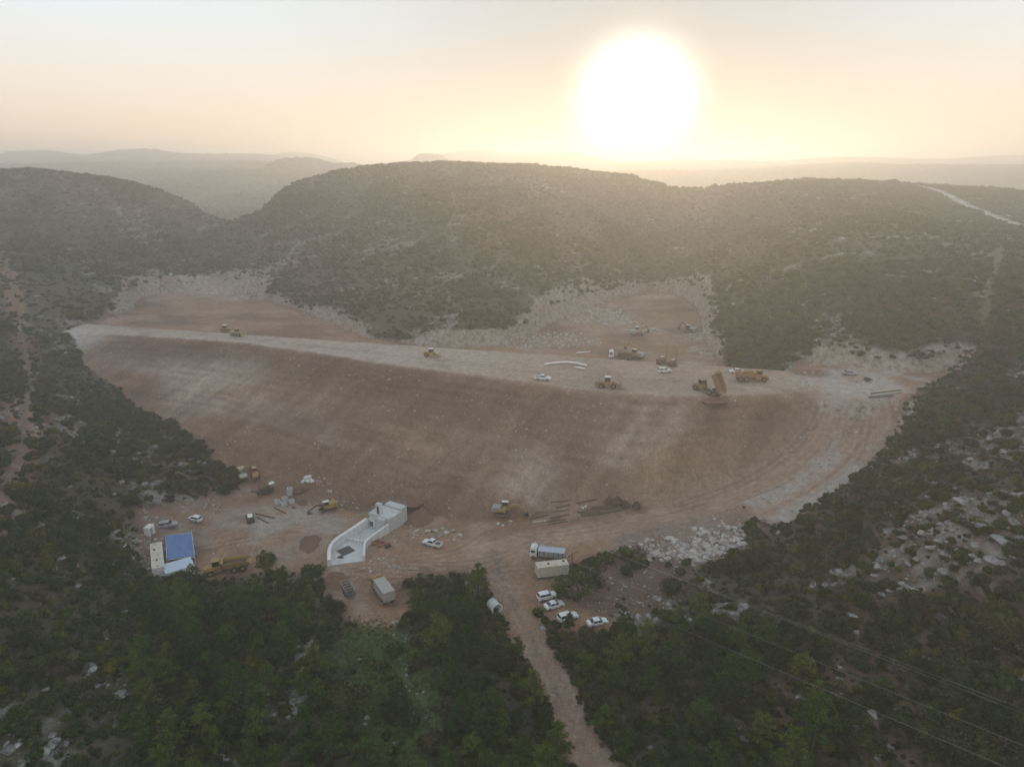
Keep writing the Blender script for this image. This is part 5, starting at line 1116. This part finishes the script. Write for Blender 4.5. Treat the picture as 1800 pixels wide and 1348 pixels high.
for px_, py_, lab in ((541, 856, 'brown soil lump below the white sacks'), (527, 861, 'brown soil lump left of the white sacks'), (533, 884, 'dark soil heap right of the concrete rings')): lump(px_, py_, 1.1, lab, 'soil heap', REDSOIL, 'soil_heap', -.1, .75)
for k in range(26):
    o = lump(prng.gauss(569, 9), prng.gauss(846, 7), prng.uniform(.18, .42), 'pinkish broken block in the scatter right of the white sacks', 'rubble', paint('pink_block', (.36, .25, .23), .9) if k == 0 else bpy.data.materials['pink_block'], 'broken_block', 0, .8, 'pinkish broken blocks')
o = G().ring((0, 0, 0), (0, 0, .35), .62, .54).build('plastic_tub', BAG, None); o.location = spot(580, 864); props(o, 'round white tub lying by the pinkish blocks', 'tub')
p, a = heading((602, 884), (548, 903)); excavator(p, a, 'muddy yellow excavator with its rusty arm stretched along the ground left of the spillway', 0, ((1.2, 1.7), (3.2, 2.3), (5.2, 1.25), (5.6, .2)), YEL, RUST, YEL, .95)
for i, (q, w, lab) in enumerate((((449, 904), (483, 911), 'upper rusty beam lying right of the white roofed car'), ((452, 910), (472, 920), 'lower rusty beam lying right of the white roofed car'), ((482, 893), (503, 903), 'short rusty beam in front of the concrete rings'))):
    a_, b_ = spot(*q), spot(*w); props(G().bar([(a_.x, a_.y, a_.z+.15), (b_.x, b_.y, b_.z+.15)], .16, 6).build('steel_beam', RUST, None), lab, 'beam', 'rusty beams in the yard')
lump(516, 893, .55, 'small brown bin with pale rim in front of the rings', 'bin', WOOD, 'bin', 0, 1.0)
# ======== concrete spillway
def spillway():
    zf = .25; c0 = spot(645, 965); t = thing('spillway', (c0.x, c0.y, 0), 0, 'pale concrete spillway with curved side walls, intake block and square tower', 'spillway')
    loc = lambda px, py, z: (np.array(at(px, py, z))-np.array((c0.x, c0.y, 0)))
    Lw = smooth([loc(645, 910, 2.6)[:2], loc(628, 922, 2.4)[:2], loc(607, 936, 2.2)[:2], loc(591, 947, 2.0)[:2], loc(580, 962, 1.8)[:2], loc(578, 984, 1.7)[:2]], 4)
    Rw = smooth([loc(689, 915, 2.4)[:2], loc(676, 925, 2.2)[:2], loc(660, 937, 2.0)[:2], loc(645, 949, 1.8)[:2], loc(640, 960, 1.6)[:2], loc(640, 977, 1.5)[:2]], 4)
    def wall(P, h0, h1, th, nm):
        secs = []
        for i, q in enumerate(P):
            d = P[min(i+1, len(P)-1)]-P[max(i-1, 0)]; d = d/np.linalg.norm(d); n = np.array([-d[1], d[0]])*th/2; h = h0+(h1-h0)*i/(len(P)-1)
            a, b = q+n, q-n; secs.append([(a[0], a[1], -1), (a[0], a[1], h), (b[0], b[1], h), (b[0], b[1], -1)])
        G().loft(secs).build(nm, CONCW, t)
        for k in (6, 11, 15):
            if k < len(P): pass
    wall(Lw, 2.6, 1.7, .85, 'left_wall'); wall(Rw, 2.4, 1.5, .5, 'right_wall')
    fl = [(*q, zf) for q in Lw]+[(*q, zf) for q in Rw[::-1]]; n = len(fl); G().add(fl+[(a, b, -1) for a, b, _ in fl], [tuple(range(n))[::-1], tuple(range(n, 2*n))]+[(i, (i+1) % n, (i+1) % n+n, i+n) for i in range(n)]).build('floor_slab', CONC, t)
    ax = (Lw[0]+Rw[0])/2-(Lw[10]+Rw[10])/2; ax = ax/np.linalg.norm(ax); ang = math.atan2(ax[1], ax[0]); m = (Lw[0]+Rw[0])/2
    blk = empty('intake_block', (m[0], m[1], 0), ang); blk.parent = t
    w = np.linalg.norm(Lw[0]-Rw[0])
    G().box((2.3, 0, 1.4), (5.0, w+.3, 4.4)).build('block_body', CONC, blk); G().box((-.45, w*.27, 1.3), (1.2, w*.34, 2.6), taper=.9).build('left_pier', CONCW, blk); G().box((-.6, -w*.16, 1.6), (1.4, w*.40, 3.5)).build('centre_pier', CONC, blk)
    for y in (w*.28, -w*.36): G().box((-1.06 if y > 0 else -.32, y, 1.1), (.12, 1.0, 1.3)).build('outlet_opening', DARK, blk)
    tw = G().box((.9, w*.10, 5.0), (1.0, 1.5, 3.0)).build('tower', CONCW, blk); G().box((.38, w*.10, 4.8), (.08, .65, 2.1)).build('tower_opening', DARK, tw)
    up = empty('platform', (6.0, -.4, 0)); up.parent = blk
    G().box((0, 0, 1.5), (2.4, w*.85, 5.0)).build('platform_slab', CONC, up)
    for y in (-(w/2+.1), w/2+.1):
        g = G()
        for x in np.linspace(-5.5, 1.1, 7): g.cyl((x, y, 3.5), (x, y, 4.75), .04, 5)
        for z in (4.2, 4.72): g.cyl((-5.5, y, z), (1.1, y, z), .035, 5)
        if y > 0: g.build('railing', GREYP, up)
    g = G()
    for y in np.linspace(-w*.42, w*.42, 6): g.cyl((1.1, y, 3.9), (1.1, y, 5.1), .04, 5)
    for z in (4.55, 5.05): g.cyl((1.1, -w*.42, z), (1.1, w*.42, z), .035, 5)
    g.build('railing', GREYP, up)
    a, b = loc(613, 946, zf+.5), loc(641, 953, zf+.5)
    for i in range(6):
        q = a+(b-a)*i/5; G().box((q[0], q[1], zf+.36), (.58, .75, .75), 0, ang, .8).build('baffle_block', CONCW, t)
    a, b = loc(633, 921, zf), loc(652, 922, zf)
    for i in range(3): q = a+(b-a)*i/2; G().box((q[0], q[1], zf+.25), (.5, .8, .5), 0, ang).build('baffle_block', CONC, t)
    return ang, c0
ANG, SPC = spillway()
def loose(px_, py_, z, name, g, mat, rz, label, cat, group=None):
    p = at(px_, py_, z); o = g.build(name, mat, None); o.location = p; o.rotation_euler = (0, 0, rz); return props(o, label, cat, group)
g = G()
for k in range(9): g.box((0, -1.5+k*.375, .06), (3.4, .07, .07))
for k in range(9): g.box((-1.6+k*.4, 0, .12), (.07, 3.2, .06))
g.box((0, 0, .02), (3.3, 3.1, .03)); loose(608, 968, .27, 'rebar_mat', g, REBAR, ANG-.25, 'dark rebar mat lying on the spillway floor', 'rebar mat')
lump(599, 980, .7, 'small dark debris heap on the spillway floor', 'debris', MUD, 'debris_heap', .2, .5)
loose(591, 965, .27, 'plank', G().box((0, 0, .9), (2.6, .25, .12), -.25), CONCW, ANG-.1, 'pale plank leaning against the left spillway wall', 'plank')
for k, (px_, py_, rr) in enumerate(((660, 957, .3), (667, 961, 1.0), (672, 955, 1.7), (656, 953, .7), (665, 951, 2.3))):
    p = spot(px_, py_); o = G().box((0, 0, .35), (1.7, .9, .09), .5).box((.3, 0, .2), (.9, .7, .08), -.4).build('formwork_panel', paint('rusty_formwork', (.30, .115, .045), .8, dirt=.5) if k == 0 else bpy.data.materials['rusty_formwork'], None)
    o.location = p; o.rotation_euler = (0, 0, rr); props(o, '%s rust orange formwork panel in the heap right of the spillway' % ('left', 'front', 'right', 'leftmost', 'rear')[k], 'formwork', 'rusty formwork panels')
def compactor():
    t = thing('compactor', spot(682, 962), .4, 'small dark red compactor beside the rusty formwork', 'compactor'); G().cyl((-.5, -.45, .35), (-.5, .45, .35), .35, 12).build('drum', DARK, t); G().cyl((.5, -.45, .35), (.5, .45, .35), .35, 12).build('drum', DARK, t); G().box((0, 0, .85), (1.2, .7, .5)).build('engine_box', paint('dark_red', (.18, .03, .025), .5), t); G().bar([(.6, 0, .9), (1.3, 0, 1.5)], .05).build('handle', DARK, t)
compactor()
# ======== yard, middle
p, a = heading((779, 965), (741, 955)); car('pickup_truck', 'pickup', p, a, 'white pickup with open bed in the middle of the yard')
p, a = heading((862, 905), (905, 905)); excavator(p, a, 'yellow excavator with grey engine cover reaching towards the timbers', -.1, ((1.2, 1.7), (4.4, 3.2), (6.6, 1.5), (6.2, .4)), YEL)
for px_, py_, a_, lab in ((876, 921, .45, 'left white sack below the yellow excavator'), (884, 924, .4, 'right white sack below the yellow excavator')): lump(px_, py_, a_, lab, 'sack', None, 'sack', 0, .8)
o = G().ring((0, 0, .5), (.5, 0, .5), .55, .45).build('hose_coil', CREAM, None); o.location = spot(896, 922); o.rotation_euler = (0, 0, 1.2); props(o, 'pale hose coil right of the white sacks', 'hose')
TIM = [((930,914),(965,905)),((936,919),(960,916)),((935,907),(990,899)),((940,903),(1000,898)),((962,918),(995,913)),((966,911),(1000,906)),((967,915),(985,911)),((962,923),(998,917)),((968,885),(1005,880)),((978,894),(1002,890)),((1015,902),(1090,898)),((1020,905),(1092,896)),((1030,899),(1085,892)),((1022,907),(1055,903)),((1040,893),(1100,888)),((1013,888),(1050,880)),((1050,905),(1092,898))]
for k, (q, w) in enumerate(TIM):
    a_, b_ = spot(*q), spot(*w); pale = k in (1,); o = G().bar([(a_.x, a_.y, a_.z+.16), ((a_.x+b_.x)/2, (a_.y+b_.y)/2, (a_.z+b_.z)/2+.2), (b_.x, b_.y, b_.z+.16)], .17 if k < 10 else .26, 7).build('timber', CREAM if pale else WOOD, None)
    props(o, ('dark pole, %s of the ten left of the white buckets' if k < 10 else 'thick dark log, %s of those right of the white buckets') % 'first second third fourth fifth sixth seventh eighth ninth tenth'.split()[k % 10], 'timber', 'timbers at the foot of the fill')
for px_, py_, a_, lab in ((1085, 882, 1.3, 'left dark soil lump above the logs'), (1098, 886, 1.0, 'right dark soil lump above the logs'), (1119, 889, 1.15, 'lone dark soil lump right of the logs'), (1070, 880, .9, 'small dark soil lump behind the logs')): lump(px_, py_, a_, lab, 'soil heap', MUD, 'soil_heap', -.1, .8)
for px_, py_, lab in ((1024, 898, 'left white bucket on the logs'), (1029, 894, 'right white bucket on the logs')): o = G().cyl((0, 0, .3), (0, 0, .85), .3, 12, .36).build('bucket', BAG, None); o.location = spot(px_, py_); props(o, lab, 'bucket', 'white buckets')
for q, w, lab in (((718, 1003), (765, 1001), 'long dark pipe lying beside the track below the spillway'), ((735, 999), (752, 998), 'short dark pipe above the long one')):
    a_, b_ = spot(*q), spot(*w); props(G().bar([(a_.x, a_.y, a_.z+.1), (b_.x, b_.y, b_.z+.1)], .09, 6).build('pipe', GREEN, None), lab, 'pipe')
p, a = heading((992, 984), (930, 978)); truck(p, a, 'white cab truck with long grey covered cargo box', WHITE, 'tank')
p, a = heading((940, 1016), (1000, 1006)); container(p+Vector((0, 0, .5)), a, 7.5, 'cream container with square roof openings beside the grey truck', CREAM, CREAM, 4)
p, a = heading((946, 1056), (977, 1046)); car('parked_car', 'suv', p, a, 'white estate car, farthest of the cars parked by the dirt road')
p, a = heading((958, 1073), (990, 1060)); car('parked_car', 'sedan', p, a, 'white sedan, second of the cars parked by the dirt road')
p, a = heading((981, 1094), (1015, 1083)); car('parked_car', 'suv', p, a, 'white car half hidden by a small pine by the dirt road')
p, a = heading((1032, 1103), (1068, 1092)); car('parked_car', 'sedan', p, a, 'white sedan standing alone among the bushes at right')
def big_pipe():
    p, a = heading((862, 1066), (876, 1082)); o = G().ring((-1.25, 0, 1.15), (1.25, 0, 1.15), 1.2, 1.0, 28).build('concrete_pipe', CONC, None, True); o.location = p; o.rotation_euler = (0, 0, a); props(o, 'short wide concrete pipe lying on its side beside the dirt road', 'concrete pipe')
    g = G().ring((1.05, 0, 1.15), (1.3, 0, 1.15), 1.29, 1.02, 28).build('socket_rim', CONCW, o); 
big_pipe()
p, a = heading((686, 1066), (660, 1028)); truck(p, a, 'grey box truck with yellow cab parked below the spillway', YEL, 'box')
def trailer():
    p, a = heading((620, 1056), (605, 1030)); t = thing('frame_trailer', p, a, 'dark open trailer with pale side rails parked left of the box truck', 'trailer'); G().box((0, 0, .9), (4.6, 2.0, .2)).build('deck', DARK, t); g = G()
    for s in (-1, 1):
        for x in np.linspace(-2.2, 2.2, 5): g.cyl((x, s, .9), (x, s, 2.0), .05, 5)
        g.cyl((-2.2, s, 2.0), (2.2, s, 2.0), .06, 5)
    g.build('side_rail', GREYP, t); g = G()
    for x in np.linspace(-2.2, 2.2, 5): g.cyl((x, -1, 2.0), (x, 1, 2.0), .05, 5)
    g.build('cross_rail', GREYP, t); G().box((.3, 0, 1.25), (3.0, 1.5, .5)).build('load', MUD, t)
    for x in (-.6, .6):
        for s in (-1, 1): wheel(t, x, s*.95, .42, .3)
    G().bar([(2.3, 0, .7), (3.4, 0, .6)], .08).build('drawbar', DARK, t)
trailer()
for px_, py_, a_, lab, fl in ((592, 1020, 2.6, 'dark red soil heap left of the trailer', .35), (738, 905, 3.6, 'broad brown soil mound behind the boulder row', .3), (668, 905, 1.4, 'red soil heap left of the intake block', .4), (720, 880, 2.4, 'brown soil mound right of the spillway platform', .4), (545, 952, 2.6, 'low brown soil mound left of the spillway', .3)): lump(px_, py_, a_, lab, 'soil heap', REDSOIL, 'soil_heap', -.25, fl)
# ======== crest and pits
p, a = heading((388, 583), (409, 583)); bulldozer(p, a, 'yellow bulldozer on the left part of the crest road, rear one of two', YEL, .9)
p, a = heading((404, 589), (432, 592)); wheel_loader(p, a, 'yellow loader on the left part of the crest road, front one of two', PALEY, PALEY, 0, .85)
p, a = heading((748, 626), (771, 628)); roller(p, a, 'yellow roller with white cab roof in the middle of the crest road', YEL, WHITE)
p, a = heading((941, 667), (967, 669)); car('pickup_truck', 'pickup', p, a, 'white pickup driving on the crest road')
p, a = heading((1048, 680), (1090, 683)); wheel_loader(p, a, 'large yellow wheel loader at the centre of the crest', MUDDY_SHADED, WHITE, 0, 1.0)
p, a = heading((1258, 700), (1230, 686)); dump_truck(p, a, 'dump truck with raised body tipping soil over the crest edge', MUDDY_SHADED, math.radians(58), False)
lump(1256, 704, 2.0, 'fresh brown soil heap tipped behind the raised dump truck', 'soil heap', REDSOIL, 'soil_heap', -.3, .5)
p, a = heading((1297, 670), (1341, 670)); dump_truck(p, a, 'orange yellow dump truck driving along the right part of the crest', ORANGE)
p, a = heading((1306, 656), (1282, 655)); car('parked_car', 'sedan', p, a, 'white car parked behind the orange dump truck')
p, a = heading((1482, 659), (1505, 660)); car('parked_car', 'sedan', p, a, 'grey car parked under the cut at the right abutment', GREYP)
def small_drum():
    t = thing('towed_roller', spot(1523, 670), 0.1, 'small dark towed roller right of the grey car', 'roller'); G().cyl((0, -.7, .6), (0, .7, .6), .6, 16).build('drum', DARK, t); G().box((.5, 0, .7), (1.8, 1.7, .18)).build('frame', DARK, t)
small_drum()
for k, (q, w) in enumerate((((1528, 697), (1583, 690)), ((1530, 693), (1582, 687)), ((1540, 690), (1584, 685)), ((1527, 700), (1570, 697)))):
    a_, b_ = spot(*q), spot(*w); props(G().bar([(a_.x, a_.y, a_.z+.2), (b_.x, b_.y, b_.z+.2)], .2, 7).build('long_pipe', WOOD if k % 2 else CREAM, None), '%s long pipe of the four lying on the right platform' % ('second nearest', 'second farthest', 'farthest', 'nearest')[k], 'pipe', 'long pipes on the right platform')
def long_pipe(pxs, r_, lab):
    P = [spot(*q) for q in pxs]; props(G().bar([(p.x, p.y, p.z+r_+.05) for p in P], r_, 10).build('plastic_pipe', PIPEW, None, True), lab, 'pipe')
long_pipe(((957, 643), (975, 640), (995, 639), (1015, 641), (1031, 645)), .38, 'long curved white pipe on the bench behind the crest'); long_pipe(((1014, 622), (1037, 620)), .3, 'short white pipe behind the long curved one'); long_pipe(((1010, 647), (1028, 650)), .3, 'short white pipe in front of the long curved one')
p, a = heading((1110, 632), (1070, 630)); truck(p, a, 'long low-loader truck with white cab at the mouth of the right pit', WHITE, 'flat')
p, a = heading((1128, 632), (1110, 628)); excavator(p, a, 'excavator with raised arm beside the long truck', 0, ((1.2, 1.7), (3.4, 5.4), (5.2, 3.4), (5.0, 2)), YEL)
p, a = heading((1112, 590), (1128, 590)); excavator(p, a, 'excavator digging at the grey stone heap in the right pit', .5, ((1.2, 1.7), (4.2, 3.6), (5.6, 1.8), (6.0, .5)), YEL)
def drill_rig(px_, py_, lab, s=1.0):
    t = thing('drill_rig', spot(px_, py_), .5, lab, 'drill rig'); t.scale = (s,)*3; tracks(t, 3.0, 1.9, .45, .7); G().box((-.5, 0, 1.3), (2.4, 1.7, 1.1)).build('engine_box', RUST, t); cab_box(t, (.6, .5, .8), (1.0, .9, 1.5), BAG); G().box((1.8, 0, 3.2), (.35, .4, 6.0)).build('mast', ORANGE, t); G().bar([(.6, 0, 1.6), (1.8, 0, 2.6)], .12).build('boom', DARK, t)
drill_rig(1163, 640, 'drill rig with upright mast in the right pit, left one'); drill_rig(1182, 644, 'drill rig with upright mast in the right pit, right one', .9)
p, a = heading((1218, 586), (1206, 584)); excavator(p, a, 'small dark excavator at the upper right of the right pit', .3, ((1.2, 1.7), (3.6, 3.8), (4.8, 1.8), (5, .5)), DARK)
p, a = heading((1164, 655), (1172, 655)); car('parked_car', 'suv', p, a, 'white car in front of the drill rigs')
for k in range(14): 
    px_, py_ = prng.gauss(1128, 11), prng.gauss(582, 3.5); p = spot(px_, py_); individual(QROCKS[prng.randrange(5)], 'quarried_boulder', (p.x, p.y, p.z+.2, prng.uniform(.7, 1.5), 1.0*k, 1), prng, 'pale block in the grey stone heap behind the pit excavator', 'boulder', 'blocks of the grey stone heap in the pit', (.7, 1.1))
p, a = heading((1766, 380), (1776, 383)); car('distant_car', 'hatch', p, a, 'tiny pale car on the ridge road at far right', WHITE)
# ======== power line
def pole(loc, rz, label):
    t = thing('power_pole', loc, rz, label, 'power pole'); G().cyl((0, 0, -.5), (0, 0, 9.2), .16, 8, .11).build('shaft', WOOD, t); G().box((0, 0, 8.6), (.14, 3.4, .16)).build('crossarm', WOOD, t)
    for y in (-1.6, -.55, .55, 1.6): G().cyl((0, y, 8.66), (0, y, 8.95), .07, 8).build('insulator', CREAM, t)
    return t
pw = at(1006, 974, 9.0); pa = Vector((pw[0], pw[1], ground(pw[0], pw[1]))); pb = Vector((*at(1880, 1470, 6)[:2], 0)); pb.z = ground(pb.x, pb.y)
rz = math.atan2(pb.y-pa.y, pb.x-pa.x); pole(pa, rz, 'wooden power pole half hidden behind the pines by the cream container')
WPX = [((972, 1009), (1200, 1109), (1400, 1194), (1769, 1348)), ((1000, 985), (1208, 1078), (1476, 1193), (1800, 1310)), ((1020, 950), (1200, 1025), (1500, 1140), (1800, 1246)), ((1030, 953), (1200, 1031), (1500, 1147), (1800, 1254))]
for k, w in enumerate(WPX):
    a_ = Vector(at(*w[0], 9.0)); b_ = Vector(at(*w[-1], 15.0)); d = (b_-a_); e = a_-d*.0; P = []
    for i in range(25):
        s = -.0+1.35*i/24; p = a_+d*s; P.append((p.x, p.y, p.z-1.6*(s*(1.35-s))*.0))
    props(G().bar(P, .018, 4).build('power_line', WIREM, None), '%s overhead wire crossing the lower right slope' % ('nearest, brightest', 'second nearest', 'third', 'farthest')[k], 'power line', 'overhead wires')
# ---------------------------------------------------------------- alike neighbours: say which one by its place in the picture
by = {}
for o in SC.objects:
    if o.parent is None and 'label' in o: by.setdefault(o['label'], []).append(o)
ORD = 'leftmost,second from left,third from left,fourth from left,fifth from left,sixth from left,seventh from left,eighth from left,ninth from left,tenth from left,eleventh from left,twelfth from left'.split(',')
for lab, os_ in by.items():
    n = len(os_)
    if n < 2: continue
    os_.sort(key=lambda o: pxof(o.location)[0])
    for i, o in enumerate(os_):
        if n == 2: w = ('left one', 'right one')[i]
        elif n == 3: w = ('left one', 'middle one', 'right one')[i]
        elif i == n-1: w = 'rightmost'
        elif i < len(ORD): w = ORD[i]
        elif n-1-i < len(ORD): w = ORD[n-1-i].replace('left', 'right')
        else: w = None
        if w and len((lab+', '+w).split()) <= 16: o['label'] = lab+', '+w
# ---------------------------------------------------------------- keep to thing > part > sub-part
bpy.context.view_layer.update()
def chain(o):
    c_ = [o]
    while c_[-1].parent: c_.append(c_[-1].parent)
    return c_[::-1]
for o in list(SC.objects):
    ch = chain(o)
    if len(ch) > 3:
        mw = o.matrix_world.copy(); anc = ch[1]; o.parent = anc; o.matrix_parent_inverse = Matrix.Identity(4); o.matrix_basis = anc.matrix_world.inverted() @ mw
for o in list(SC.objects):
    if o.type == 'EMPTY' and not o.children: bpy.data.objects.remove(o)
